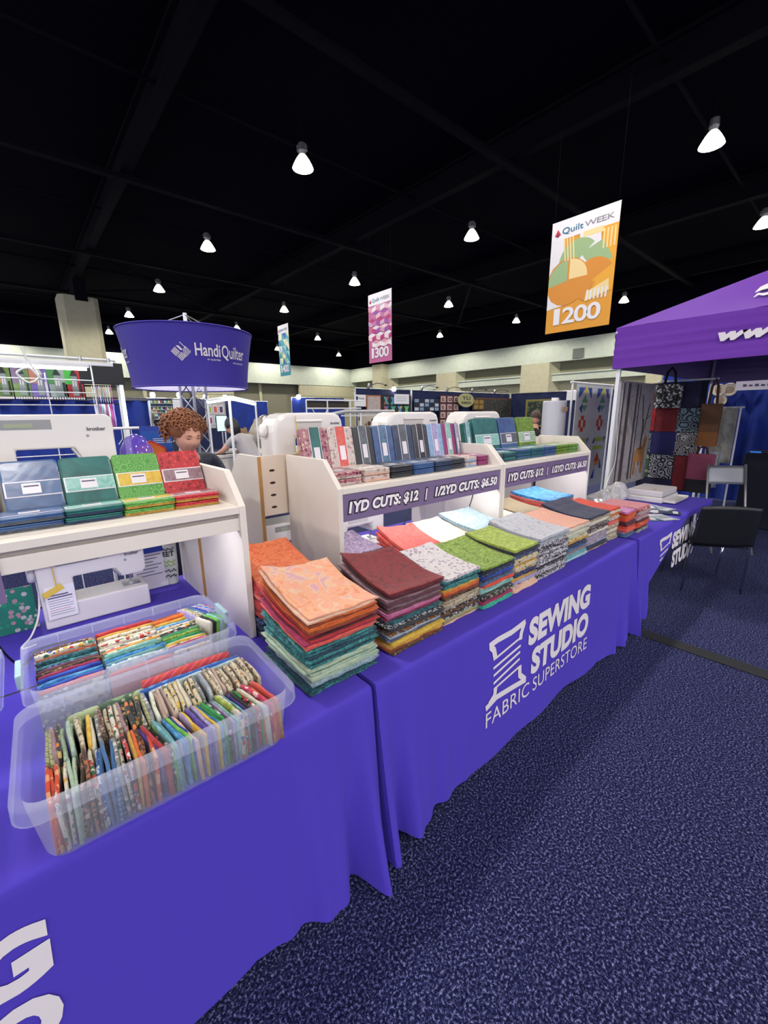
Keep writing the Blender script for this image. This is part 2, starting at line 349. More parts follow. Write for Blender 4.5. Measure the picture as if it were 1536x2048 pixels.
# wall_right x = 33.3
struct(MB().box(34.3, 34.5, -28, 46, 0, 10.3).box(33.6, 34.3, -28, 44.4, 5.6, 5.7).build('trim_62', M_WALLD))  # backing and soffit added to close gaps where world light leaked in
struct(MB().box(-26, 34.4, 45.4, 45.6, 0, 10.3).build('trim_63', M_WALLD))  # unseen backing added behind wall_back against light leaks
wr = struct(MB().box(33.2, 33.6, -28, 44.4, 5.6, 7.2).build('wall_right', M_WALLU))
MB().box(33.5, 33.9, -28, 44.4, 7.2, 10.25).build('upper_wall', M_CEIL, wr)
yy = -19.3
while yy < 44:
    y1 = yy+7.2
    # a recessed bay, then the wide pier between bays
    MB().box(34.2, 34.3, yy, y1, 0, 5.6).build('bay_panel', M_WALL, wr)
    MB().box(33.4, 34.2, yy, y1, 4.62, 4.72).build('bay_ledge', M_WALLU, wr)
    MB().box(33.5, 33.9, yy, y1, 4.1, 4.62).build('bay_beam', M_WALLU, wr)
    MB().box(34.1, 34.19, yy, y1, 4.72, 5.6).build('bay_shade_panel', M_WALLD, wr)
    MB().prism([(33.2, y1), (33.2, y1+2.6), (34.2, y1+2.6), (34.2, y1-.5)], 0, 5.6, 'z').build('pier', M_WALL, wr)
    yy += 9.8
MB().box(33.1, 33.2, 14.6, 15.4, 5.7, 6.4).build('wall_box', mat('dull_green_box', '6a7368', .6), wr)
# columns
c1 = struct(MB().prism([(2.3, 30.6), (2.55, 30.35), (4.0, 30.35), (4.25, 30.6), (4.25, 32), (2.3, 32)], 0, 8.45, 'z').build('trim_60', M_WALL))
MB().box(3.1, 3.7, 30.2, 32.1, 8.2, 9.3).build('column_bracket', M_BEAM, c1)
struct(MB().box(32.2, 33.2, 37.2, 38.9, 0, 7.2).build('trim_61', M_WALL))

# dark strip laid across the carpet
tag(MB().box(2.56, 2.68, -7, 2.6, .001, .007).build('floor_seam_strip', mat('dark_olive_tape', '16171c', .8), bevel=.003), 'dark flat cable strip taped across the navy carpet', 'floor strip')

# pendant lamps on the roof grid; unseen rows behind the camera added for fill
M_BULB = mat('lamp_glow', 'fff4e0', .4, emit=26, ecol='fff0d8'); M_BULBG = mat('lamp_glow_green', 'd8ffe8', .4, emit=26, ecol='c8ffe0')
M_GLASS = mat('lamp_bell', 'e8e6da', .3, emit=1.6, ecol='f4ecd8'); M_HOUS = mat('lamp_housing', '8a8a88', .4, metal=.6)
def lamp_meshes(bulb):
    bell = MB().lathe([(.07, .34), (.12, .30), (.19, .2), (.27, .06), (.29, 0)], 20, cap=False).mesh('bell', M_GLASS, True)
    dsk = MB().lathe([(.02, .004), (.26, .004), (.26, .03), (.02, .03)], 20).mesh('bulb', bulb, True)
    hs = MB().lathe([(.03, .62), (.1, .6), (.12, .42), (.09, .34), (.05, .33)], 14).box(-.14, .14, -.05, .05, .42, .56).mesh('housing', M_HOUS)
    rod = MB().tube([(0,0,.6), (0,0,1.86)], .012, 6).mesh('hanger', M_BEAM)
    return bell, dsk, hs, rod
LM = lamp_meshes(M_BULB); LMG = lamp_meshes(M_BULBG)
for ix, x in enumerate((-16.8, -9, -1.2, 6.5, 14.1, 21.7, 29.6)):
    for iy, y in enumerate((-20.3, -12.6, -4.8, 3.0, 10.7, 18.35, 26.1, 34.0, 41.9)):
        green = (ix, iy) in ((4, 3), (4, 4))
        lab = 'green-tinted high-bay pendant lamp with a glass bell' if green else 'white high-bay pendant lamp with a glass bell under the black ceiling'
        t = thing('pendant_lamp', lab, 'pendant lamp', (x, y, 8.35), random.random()*6, 'green-tinted hall lamps' if green else 'white hall lamps')
        for nm, me in zip(('bell', 'bulb', 'housing', 'hanger'), LMG if green else LM): put(nm, me, t)
        ld = bpy.data.lights.new('hall_lamp', 'SPOT'); ld.energy = LAMP_W; ld.spot_size = 2.75; ld.spot_blend = .3; ld.shadow_soft_size = .26
        ld.color = (.86, 1, .92) if green else (1, .96, .91)
        lo = bpy.data.objects.new('hall_lamp', ld); COL.objects.link(lo); lo.parent = t; lo.location = (0, 0, -.03)

# aisle banners, all hanging across x = 8.84
def banner(label, y0, y1, z0, z1, num, base, title, draw, numw):
    t = thing('aisle_banner', label, 'banner', (0, 0, 0), 0, None)
    X = 8.84; wd = y0-y1; hh = z1-z0
    def P(u, v): return (X-.006, y0-u*wd, z0+v*hh)
    MB().box(X-.002, X+.002, y1, y0, z0, z1).build('sheet', base, t)
    MB().tube([(X, y0, z1), (X, y1, z1)], .012, 8).build('top_rod', M_WHITEM, t)
    for yy in (y0-.05, y1+.05): MB().tube([(X, yy, z1), (X, yy, 10.21)], .0018, 4).build('hanging_wire', M_BEAM, t)
    wt = mat('banner_white', 'd8d6da', .7)
    MB().poly([P(0,.84), P(1,.84), P(1,1), P(0,1)]).build('head_panel', wt, t).location.x = -.002
    draw(t, P)
    U = (0, -1, 0); V = (0, 0, 1)
    mb = MB(); mb.poly([P(.05,.885), P(.1,.865), P(.15,.885), P(.1,.935)]); mb.build('logo_block', mat('logo_plum', '7a2850', .6), t).location.x = -.006
    mb = MB(); mb.poly([P(.1,.935), P(.15,.885), P(.125,.88), P(.1,.905), P(.075,.88), P(.05,.885)]); mb.build('logo_roof', mat('logo_red', 'b83040', .6), t).location.x = -.008
    letter('Quilt', mat('logo_teal', '256a86', .6), t, P(.17,.872), U, V, .32*wd, .062*hh, .012, off=(-.008,0,0))
    letter('WEEK', mat('logo_grey', '77737c', .6), t, P(.51,.885), U, V, .42*wd, .045*hh, -.004, sp=.9, off=(-.008,0,0))
    letter(num[0], wt, t, P(.13,.07), U, V, .10*wd, .15*hh, .022, off=(-.008,0,0))
    letter(num[1:], wt, t, P(.27,.07), U, V, (numw-.13)*wd, .15*hh, .022, sp=.9, off=(-.008,0,0))
    return t
def bm_(hexs): return [mat('banner_'+h, h, .7) for h in hexs]
def draw12(t, P):
    wt, yl, gr, og, cr = bm_(['d4d2d6', 'd89a2c', '8ea878', 'c8822e', 'dcc48c'])
    def poly(pts, mt, d): MB().poly([P(*p) for p in pts]).build('print_shape', mt, t).location.x = -d
    def pie(cx, cy, r, a0, a1, mt, d):
        pts = [(cx, cy)]+[(cx+r*cos(math.radians(a0+(a1-a0)*i/16)), cy+r*.62*sin(math.radians(a0+(a1-a0)*i/16))) for i in range(17)]
        poly([(min(1, max(0, a)), min(.85, max(.22, b))) for a, b in pts], mt, d)
    poly([(0,.25),(.28,.3),(.2,.84),(0,.84)], wt, .001); poly([(0,.22),(.35,.25),(.22,.40),(0,.36)], wt, .0012)
    poly([(.45,.84),(.75,.84),(.82,.55),(.5,.5)], wt, .0015); poly([(.8,.84),(1,.84),(1,.3),(.72,.28)], yl, .0018)
    pie(.45,.62,.3,40,180,gr,.002); pie(.8,.74,.32,200,300,gr,.0022); pie(.5,.8,.3,0,90,cr,.0023); pie(.3,.45,.34,0,360,og,.0024)
    pie(.3,.46,.3,90,190,gr,.0028); pie(.33,.47,.28,0,90,cr,.003); pie(.7,.42,.3,30,260,og,.0026); poly([(.5,.5),(.95,.56),(.92,.42),(.55,.38)], yl, .0025)
    poly([(.6,.24),(.95,.3),(.93,.4),(.62,.32)], cr, .0032)
    for i in range(6):
        u = .62+i*.055; poly([(u,.245),(u+.025,.25),(u+.03,.34),(u+.005,.335)], wt, .0036)
    for i in range(4): u = .8+i*.05; poly([(u,.66),(u+.022,.66),(u+.02,.82),(u-.002,.82)], cr, .0036)
    for i in range(4): u = .24+i*.045; poly([(u,.64),(u+.02,.64),(u-.02,.84),(u-.04,.84)], cr, .0036)
def draw13(t, P):
    cs = bm_(['b06a92', '8a4a94', 'a8326c', 'd8b4b8', 'd4d0d4', 'c88aa0']); n = 0
    for r in range(6):
        for c in range(3):
            cx = .16+c*.36+(.18 if r % 2 else 0); cy = .80-r*.105; a = .18; h = .062
            for k2, sh in enumerate(([(-1,.5),(0,1),(1,.5),(0,0)], [(-1,.5),(0,0),(0,-1),(-1,-.5)], [(0,0),(1,.5),(1,-.5),(0,-1)])):
                mt = cs[(n*2+k2*3+r) % 6]; n += 1
                pts = [(min(1, max(0, cx+x*a)), min(.845, max(.22, cy+y*h))) for x, y in sh]
                MB().poly([P(*p) for p in pts]).build('print_shape', mt, t).location.x = -.001-.0002*n
                if (n % 4) == 0:
                    mb = MB()
                    for i in range(4):
                        q = [[pts[0][j]+(pts[3][j]-pts[0][j])*f for j in (0,1)] for f in ((i+.2)/4, (i+.6)/4)]
                        g = [[pts[1][j]+(pts[2][j]-pts[1][j])*f for j in (0,1)] for f in ((i+.2)/4, (i+.6)/4)]
                        mb.poly([P(*q[0]), P(*q[1]), P(*g[1]), P(*g[0])])
                    mb.build('print_stripes', cs[4], t).location.x = -.0014-.0002*n
def draw14(t, P):
    cs = bm_(['2f7f98', '8cc0b8', 'd8d4b0', '8ab06a', 'a8b8cc', '3c5ca0', '4a9ab0'])
    rnd = random.Random(4)
    for r in range(5):
        for c in range(3):
            x0 = c/3; y0 = .24+r*.12
            for k2, sh in enumerate(([(0,0),(1,0),(.2,1)], [(1,0),(1,1),(.2,1)], [(0,0),(.2,1),(0,1)])):
                MB().poly([P(x0+x/3, y0+y*.12) for x, y in sh]).build('print_shape', cs[rnd.randrange(7)], t).location.x = -.001-.0003*k2
banner('orange and gold aisle banner numbered 1200 with quarter-circle print', 4.35, 2.95, 3.40, 5.64, '1200', mat('banner_gold', 'd0902c', .7), 0, draw12, .72)
banner('pink and purple aisle banner numbered 1300 with hexagon cube print', 10.78, 9.62, 3.34, 5.47, '1300', mat('banner_rose', 'b05c88', .7), 0, draw13, .74)
banner('teal blue aisle banner numbered 1400 with triangle print', 17.2, 16.25, 3.36, 5.48, '1400', mat('banner_teal', '2f8496', .7), 0, draw14, .74)

# round purple hanging sign with its truss tower
sg = thing('round_booth_sign', 'purple tapered drum sign with white quilting brand lettering', 'sign', (1.62, 6.65, 0))
M_DRUM = mat('purple_drum_cloth', '30208c', .6, bump=.03, bscale=200)
def drum(u, v, r_off=0):
    a = u*2*PI; r = .88+.13*v**1.4+r_off; return (r*cos(a), r*sin(a), 2.10+.86*v)
MB().grid(lambda u, v: drum(u, v), 64, 8).build('drum_skin', M_DRUM, sg, smooth=True)
MB().grid(lambda u, v: drum(u, v, -.012), 64, 8).build('drum_lining', mat('drum_lining', 'c8c4dc', .7, emit=.25, ecol='d8d4f0'), sg, smooth=True)  # faint glow put into the lining cloth, standing in for light
MB().tube([drum(i/48, 1) for i in range(49)], .014, 6).build('top_hoop', M_DRUM, sg)
MB().tube([drum(i/48, 0) for i in range(49)], .014, 6).build('bottom_hoop', M_DRUM, sg)
MB().tube([(0,0,2.2), (0,0,3.28)], .03, 10).build('mast', M_WHITEM, sg)
for a in (.3, 2.4, 4.5): MB().tube([(0,0,3.26), (1.0*cos(a), 1.0*sin(a), 2.96)], .008, 5).build('stay_cable', M_STEEL, sg)
def on_drum(th0):
    def fn(p):   # p.x = arc length, p.z = height
        v = (p.z-2.10)/.86; r = .892+.13*max(0, v)**1.4; a = th0+p.x/r
        return Vector((r*cos(a), r*sin(a), p.z))
    return fn
for A0 in (math.radians(252.6), math.radians(132.6), math.radians(12.6)):
    wdr = on_drum(A0)
    letter('Handi', M_WPRINT, sg, (.085, 0, 2.52), (1,0,0), (0,0,1), .37, .175, .016, warp=wdr)
    letter('Quilter', M_WPRINT, sg, (.48, 0, 2.48), (1,0,0), (0,0,1), .47, .215, .008, warp=wdr)
    letter('BY QUILTERS', M_WPRINT, sg, (.25, 0, 2.462), (1,0,0), (0,0,1), .2, .026, .012, warp=wdr)
    letter('FOR QUILTERS', M_WPRINT, sg, (.68, 0, 2.442), (1,0,0), (0,0,1), .24, .026, .012, warp=wdr)
    mb = MB()
    def dl(p): stroke(mb, p, .0085, lambda x, z: wdr(Vector((x*1.15-.10, 0, z*1.15+2.57))))
    for i in range(5):
        t0 = i*.022
        dl([(-.118+t0*.5, .004+t0*.5), (-.06+t0*.5, -.056+t0*.5)])                 # lower-left block, strokes running down
        dl([(-.052+t0*.5, .066-t0*.0+t0*.0), (-.052+t0*.5+.05, .066-.05)] if i < 3 else [(-.01+(i-3)*.02, .108-(i-3)*.02), (.045+(i-3)*.02, .053-(i-3)*.02)])
        dl([(-.05+t0*.5, -.066-t0*.5), (.008+t0*.45, -.008-t0*.5)])
        rr_ = .018+i*.018; dl([(.12-rr_*cos(a), rr_*sin(a)*.98) for a in [(-.78+1.56*q/8) for q in range(9)]])
    mb.build('diamond_logo', M_WPRINT, sg)
tr = thing('truss_tower', 'silver lattice truss tower standing under the round purple sign', 'truss', (1.62, 6.65, 0), .5)
ch = MB()
for sx in (-1, 1):
    for sy in (-1, 1): MB().tube([(sx*.14, sy*.14, 0), (sx*.14, sy*.14, 2.3)], .022, 8).build('chord', M_STEEL, tr)
for i in range(8):
    z0 = .1+i*.27; s = 1 if i % 2 else -1
    b = MB()
    for (ax, ay), (bx, by) in (((-1,-1),(1,-1)), ((1,-1),(1,1)), ((1,1),(-1,1)), ((-1,1),(-1,-1))):
        p, q = ((ax*.14, ay*.14, z0), (bx*.14, by*.14, z0+.27)) if s > 0 else ((ax*.14, ay*.14, z0+.27), (bx*.14, by*.14, z0))
        b.tube([p, q], .01, 6)
    b.build('lacing', M_STEEL, tr)
MB().box(-.3, .3, -.3, .3, 0, .012).build('base_plate', M_STEEL, tr)
# ================================================================== TABLES AND CLOTHS
TZ = .75
def make_cloth(label, x0, x1, depth, back, seedv, rot=0, hike=None, amp=1, hem=.03, creases=()):
    """purple fitted cloth; returns thing and the front-surface function y(x,z)"""
    rnd = random.Random(seedv); ph = [rnd.uniform(0, 6.28) for _ in range(6)]
    Lx = x1-x0
    def endw(x):
        d = min(x-x0, x1-x); return max(0, 1-d/.42)
    def fy(x, z):
        t = max(0, min(1, (TZ-z)/TZ)); e = endw(x)
        y = -.012-.030*t
        y -= amp*t*(.006*sin(3.1*x+ph[0])+.004*sin(7.3*x+ph[1]))
        y -= amp*e*t*(.05*sin(33*x+ph[2])+.03*sin(57*x+ph[3]))*(.35+.65*t)
        y -= e*t*.03
        for xc, am in creases: y -= am*math.exp(-abs(x-xc)/.035)*t*(.4+.6*t)
        return y
    def hz(x):
        e = endw(x); z = hem+.012*sin(5*x+ph[4])+.010*sin(13*x+ph[5])-.012*e*sin(33*x+ph[2])
        if hike: z = max(z, hike(x))
        return max(.012, z)
    t = thing('tablecloth', label, 'tablecloth', (0,0,0))
    nu = int(Lx/.012); prof = []
    nt = 30
    def S_(u, v):
        x = x0+Lx*u
        if v < .25:      # top, from the back edge forward
            q = v/.25; y = depth*(1-q); ww = .0004*sin(9*x+ph[1])*sin(11*y+ph[0]); return (x, max(y, .004), TZ+.001+max(-.0005, ww))
        q = (v-.25)/.75
        if q < .06:      # rounded front edge
            a = q/.06*PI/2; return (x, .004-.016*sin(a)*1.0, TZ+.001-.016*(1-cos(a)))
        q = (q-.06)/.94; zt = TZ-.015; zb = hz(x); z = zt+(zb-zt)*q
        return (x, fy(x, z), z)
    ob = MB().grid(S_, nu, 48).build('cloth', M_CLOTH, t, smooth=True)
    # side drops
    for xs, sg_ in ((x0, -1), (x1, 1)):
        def E_(u, v):
            y = fy(xs, TZ*(1-v)) + (depth-.0)*u*1.0 if u > 0 else fy(xs, TZ-(TZ-hz(xs))*v)
            z = TZ-(TZ-max(.012, hz(xs)))*v
            if u == 0: y = fy(xs, z)
            return (xs+sg_*(.001+.004*v*sin(18*u)*(u > 0)), y, z)
        MB().grid(E_, 14, 12).build('side_drop', M_CLOTH, t, smooth=True)
    return t, fy
def logo(t, fy, dx, cut=None):
    n0 = len(t.children)
    def W(p): return Vector((p.x, fy(p.x, p.z)-.0035, p.z))
    def fn(x, z): return W(Vector((x+dx, 0, z)))
    mb = MB()
    def dens(p):
        o = []
        for a, b in zip(p, p[1:]):
            for i in range(6): o.append((a[0]+(b[0]-a[0])*i/6, a[1]+(b[1]-a[1])*i/6))
        return o+[p[-1]]
    stroke(mb, dens([(.742,.548),(.727,.60),(.700,.628)]), .030, fn); stroke(mb, dens([(.690,.634),(.757,.640),(.87,.636),(.99,.648)]), .030, fn)
    stroke(mb, dens([(.984,.650),(.955,.60),(.95,.566)]), .030, fn); stroke(mb, dens([(.745,.552),(.955,.578)]), .012, fn)
    for a, b in (((.726,.506),(.954,.534)), ((.729,.467),(.951,.501)), ((.73,.426),(.949,.464))): stroke(mb, dens([a, b]), .013, fn)
    stroke(mb, dens([(.732,.395),(.951,.420)]), .012, fn); stroke(mb, dens([(.952,.424),(.955,.37),(1.005,.325)]), .030, fn)
    stroke(mb, dens([(1.015,.318),(.879,.332),(.76,.342),(.672,.322)]), .030, fn); stroke(mb, dens([(.70,.335),(.742,.36),(.748,.395)]), .028, fn)
    mb.build('spool_emblem', M_WPRINT, t)
    U = (1,0,0); V = (0,0,1)
    letter('SEWING', M_WPRINT, t, (1.025+dx, 0, .495), U, V, .705, .150, .055, .06, 1.02, warp=W)
    letter('STUDIO', M_WPRINT, t, (1.06+dx, 0, .318), U, V, .665, .150, .055, .06, 1.02, warp=W)
    letter('FABRIC', M_WPRINT, t, (.675+dx, 0, .215), U, V, .375, .078, .0, 0, 1.05, warp=W)
    letter('SUPERSTORE', M_WPRINT, t, (1.085+dx, 0, .215), U, V, .635, .078, .0, 0, 1.05, warp=W)
    if cut:      # the print ends where the hitched-up hem ends
        for o in list(t.children)[n0:]:
            bm = bmesh.new(); bm.from_mesh(o.data)
            bmesh.ops.delete(bm, geom=[v for v in bm.verts if v.co.z < cut(v.co.x)], context='VERTS')
            if not bm.faces: bm.free(); bpy.data.objects.remove(o); continue
            bm.to_mesh(o.data); bm.free()
t1, f1 = make_cloth('purple tablecloth on the table under the clear fabric bins', -2.44, .012, .765, 0, 3, amp=1.25, creases=((-.70, .012), (-.47, -.010), (-1.3, .010), (-.30, .014)))
logo(t1, f1, -2.615)
t2, f2 = make_cloth('purple printed tablecloth below the long row of folded fabric stacks', .03, 2.475, .765, 0, 8, amp=1.0, hem=.035, creases=((.52, .012), (1.9, -.010), (2.2, .012)))
logo(t2, f2, 0)
t3, f3 = make_cloth('purple tablecloth with hiked-up hem on the table beside the black chair', 2.53, 4.62, .765, 0, 12, amp=.7, hem=.05,
                    hike=lambda x: 0 if x < 2.74 else min(.70, .334*(x-2.74)/.08) if x < 2.82 else min(.70, .334+(x-2.82)*.42))
logo(t3, f3, 2.30, lambda x: min(.70, .334+(x-2.82)*.42)+.012)
# rear tables, back to back with the front ones
for (xa, xb, lab) in ((-2.44, .01, 'plain purple cloth on the rear table behind the clear bins'), (.03, 2.47, 'plain purple cloth on the rear table behind the priced shelves')):
    t = thing('tablecloth', lab, 'tablecloth')
    def R_(u, v):
        x = xa+(xb-xa)*u
        if v < .5: return (x, .775+.755*v/.5, TZ+.001)
        q = (v-.5)/.5; return (x, 1.53+.02*q+.015*q*sin(20*x), TZ-(TZ-.03)*q)
    MB().grid(R_, 120, 24).build('cloth', M_CLOTH, t, smooth=True)
M_TT = mat('folding_table_top', 'a8a8a4', .5); M_TL = mat('folding_table_legs', '4a4a50', .4, metal=.8)
for xa, xb, y0, y1, lab in ((-2.43, .0, .02, .75, 'folding table hidden under the purple cloth below the bins'), (.04, 2.465, .02, .75, 'folding table hidden under the purple cloth below the fabric stacks'), (2.54, 4.61, .02, .75, 'folding table under the hiked-up purple cloth near the black chair'),
                            (-2.43, .0, .79, 1.51, 'rear folding table behind the clear bins'), (.04, 2.465, .79, 1.51, 'rear folding table behind the priced shelves')):
    t = thing('folding_table', lab, 'table', (xa, y0, 0)); L_ = xb-xa; D_ = y1-y0
    MB().box(0, L_, 0, D_, TZ-.045, TZ-.001).build('table_top', M_TT, t)
    for lx in (.2, L_-.2):
        for ly in (.08, D_-.08): MB().tube([(lx, ly, TZ-.045), (lx, ly, 0)], .014, 8).build('leg', M_TL, t)
        MB().tube([(lx, .08, .3), (lx, D_-.08, .3)], .01, 6).build('stretcher', M_TL, t)

# ================================================================== DISPLAY SHELVES
HB, CDY, CDZ, TH = 1.313, .124, .13, .026
YB = 1.095
def unit(label, x0, x1, yf, groove=False):
    t = thing('display_shelf', label, 'shelf unit', (x0, yf, TZ+.0015)); w_ = x1-x0; D = YB-yf; h = HB-TZ
    prof = [(0,0), (D,0), (D,h+CDZ), (CDY,h+CDZ), (0,h)]
    for xa in (0, w_-TH): MB().prism(prof, xa, xa+TH, 'x').build('side_panel', M_LAM, t, bevel=.0015)
    MB().box(TH, w_-TH, 0, D, h-.028, h-.001).build('shelf_board', M_LAM, t, bevel=.0015)
    MB().box(TH, w_-TH, .028 if groove else .012, .044 if groove else .028, h-.165 if not groove else h-.10, h-.028).build('fascia_rail', M_LAM, t, bevel=.0015)
    if groove:
        MB().box(TH, w_-TH, .014, .028, h-.098, h-.048).build('fascia_strip', M_LAM, t, bevel=.001)
        MB().box(TH, w_-TH, .02, .028, h-.048, h-.029).build('groove_shade_strip', M_LAMD, t)  # groove filled with a darker strip; its shade is in the colour
    MB().box(TH, w_-TH, D-.015, D, h-.22, h+CDZ-.01).build('back_panel', M_LAM, t)
    # light strip under the board
    MB().box(TH+.08, w_-TH-.08, .10, .14, h-.040, h-.029).build('light_strip', M_LED, t)
    ld = bpy.data.lights.new('strip_light', 'AREA'); ld.shape = 'RECTANGLE'; ld.size = w_-.25; ld.size_y = .04; ld.energy = STRIP_W; ld.color = (.93, .95, 1)
    lo = bpy.data.objects.new('strip_light', ld); COL.objects.link(lo); lo.parent = t; lo.location = (w_/2, .12, h-.045)
    return t
YA, YBF = .568, .606
unit('white laminate display shelf standing over the clear fabric bins', -1.49, -.136, YA, True)
unit('white laminate display shelf with plastic-wrapped floral and denim bundles and a price sign', .329, 1.685, YBF)
unit('white laminate display shelf with teal, blue and green bundles next to the tent pole', 1.688, 3.03, YBF)
def price_sign(label, x0, x1, z0, z1, y, full=True):
    t = thing('price_sign', label, 'sign', (0,0,0))
    MB().box(x0, x1, y-.004, y, z0, z1).build('sign_board', M_SIGN, t)
    if not full: return t
    W_ = x1-x0; U = (1,0,0); V = (0,0,1)
    for body, a, b in (('1YD CUTS: $12', .025, .395), ('|', .437, .452), ('1/2YD CUTS: $6.50', .50, .975)):
        o = (x0+a*W_, y-.006, z0+.030)
        letter(body, M_INK, t, o, U, V, (b-a)*W_, .066, .11, .18, 1.03, name='lettering_outline', grow=.0075)
        letter(body, M_PAPER, t, o, U, V, (b-a)*W_, .066, .048, .18, 1.03, off=(0,-.0015,0))
    return t
price_sign('long mauve price sign below the wrapped floral and denim bundles', .357, 1.655, 1.15, 1.282, YBF+.010)
price_sign('long mauve price sign below the teal, blue and green bundles', 1.722, 3.0, 1.15, 1.282, YBF+.010)
price_sign('plain mauve sign on the shelf over the clear bins', -1.46, -.865, 1.135, 1.262, YA+.012, False)
# rear shelves seen from behind: raw chipboard edges, oval-slotted backs
def rear_unit(label, x0, x1, y1=1.50):
    y0 = 1.115
    t = thing('display_shelf', label, 'shelf unit', (x0, y0, TZ+.0015)); w_ = x1-x0; D = y1-y0; h = HB-TZ
    prof = [(0,0), (D,0), (D,h), (D-CDY,h+CDZ), (0,h+CDZ)]
    for xa in (0, w_-.022):
        p = MB().prism([(a+.002 if a == 0 else a, b) for a, b in prof], xa, xa+.022, 'x').build('side_panel', M_LAM, t)
        MB().box(xa+.001, xa+.021, 0, .002, 0, h+CDZ-.002).build('raw_edge', M_CHIP, p)
    MB().box(.022, w_-.022, .02, D, h-.028, h).build('shelf_board', M_LAM, t)
    bp = MB().box(.022, w_-.022, .012, .028, h-.20, h+CDZ).build('back_panel', mat('cream_back', 'd8c6b4', .5), t)
    n = int((w_-.1)/.9)+1
    for kx in range(n):
        for kz in range(4):
            cx = .085+kx*.9; cz = h-.155+kz*.068
            MB().lathe([(.0, 0), (.017, 0)], 16, axis='y', cap=False).build('slot', mat('slot_shadow', '3a2a20', .9), bp, loc=(cx, .0115, cz)).scale = (1, 1, .42)
    return t
rear_unit('rear display shelf with a raw chipboard edge and oval finger slots', .172, 1.725)
rear_unit('rear display shelf standing behind the teal and green bundles', 1.74, 2.98)
rear_unit('rear display shelf behind the clear bins with a raw chipboard edge', -1.66, -.148, 1.47)
# ================================================================== CLEAR BINS WITH FAT QUARTERS
def bin_mat():
    M = bpy.data.materials.new('translucent_bin_plastic'); M.use_nodes = True; nt = M.node_tree; N = nt.nodes; L = nt.links
    out = N['Material Output']; P = N['Principled BSDF']
    P.inputs['Base Color'].default_value = lin('dfe2ee'); P.inputs['Roughness'].default_value = .25
    tr = N.new('ShaderNodeBsdfTransparent'); tr.inputs[0].default_value = (.93, .95, 1, 1)
    tl = N.new('ShaderNodeBsdfTranslucent'); tl.inputs[0].default_value = lin('e4e6f2')
    a = N.new('ShaderNodeMixShader'); a.inputs[0].default_value = .4; L.new(P.outputs[0], a.inputs[1]); L.new(tl.outputs[0], a.inputs[2])
    b = N.new('ShaderNodeMixShader'); b.inputs[0].default_value = .76; L.new(a.outputs[0], b.inputs[1]); L.new(tr.outputs[0], b.inputs[2])
    L.new(b.outputs[0], out.inputs['Surface']); return M
M_BIN = bin_mat()
def rrect(hx, hy, r, n=5):
    o = []
    for cx, cy, a0 in ((hx-r, hy-r, 0), (-hx+r, hy-r, 90), (-hx+r, -hy+r, 180), (hx-r, -hy+r, 270)):
        for i in range(n+1):
            a = math.radians(a0+90*i/n); o.append((cx+r*cos(a), cy+r*sin(a)))
    return o
def make_bin(label, cx, cy, rot, L=.605, W=.40, H=.172, latch=True):
    t = thing('storage_bin', label, 'storage bin', (cx, cy, TZ+.003), rot, None)
    hx, hy = L/2, W/2; n = 6
    def ringset(levels):
        mb = MB(); N_ = 4*(n+1)
        for ix, iy, z in levels:
            for p in rrect(hx-ix, hy-iy, max(.012, .05-ix*.3), n): mb.v.append((p[0], p[1], z))
        for i in range(len(levels)-1):
            for k_ in range(N_):
                a = i*N_+k_; b = i*N_+(k_+1) % N_
                mb.f.append((a, b, b+N_, a+N_)); mb.m.append(0)
        return mb, N_
    mb, N_ = ringset([(.048,.048,.0), (.040,.040,.005), (.036,.036,.016), (.022,.022,H-.035)])
    mb.f.append(tuple(range(N_))[::-1]); mb.m.append(0)
    mb.build('bin_body', M_BIN, t, smooth=True)
    rim, _ = ringset([(.022,.022,H-.035), (.0205,.0205,H-.004), (.018,.018,H-.001), (.004,.004,H-.001), (.001,.001,H-.004), (0,0,H-.036), (.004,.004,H-.038)])
    rim.build('bin_rim', M_BIN, t, smooth=False)
    for k_ in range(5):
        x = -hx+.1+k_*(L-.2)/4
        MB().box(x-.0015, x+.0015, -hy+.003, -hy+.022, H-.036, H-.010).build('rim_rib', M_BIN, t)
        MB().box(x-.0015, x+.0015, hy-.022, hy-.003, H-.036, H-.010).build('rim_rib', M_BIN, t)
    if latch:
        for sx in (-1, 1):
            MB().box(sx*(hx+.004)-.008, sx*(hx+.004)+.008, -.055, .055, H-.045, H+.002).build('latch', mat('sea_green_latch', '93aeb4', .3), t, bevel=.004)
    return t
make_bin('large clear bin packed with rolled fat quarters on the purple table edge', -.588, .132, -.035, .61, .405, .175, latch=False)
make_bin('clear bin with grey-green latches under the display shelf', -.572, .575, -.012, .60, .40, .172)
make_bin('clear bin beside the packed front bin, mostly out of frame', -1.205, .16, -.02, .55, .40, .172, latch=False)
make_bin('clear bin beside the latched bin, mostly out of frame', -1.185, .60, 0, .545, .40, .172, latch=False)

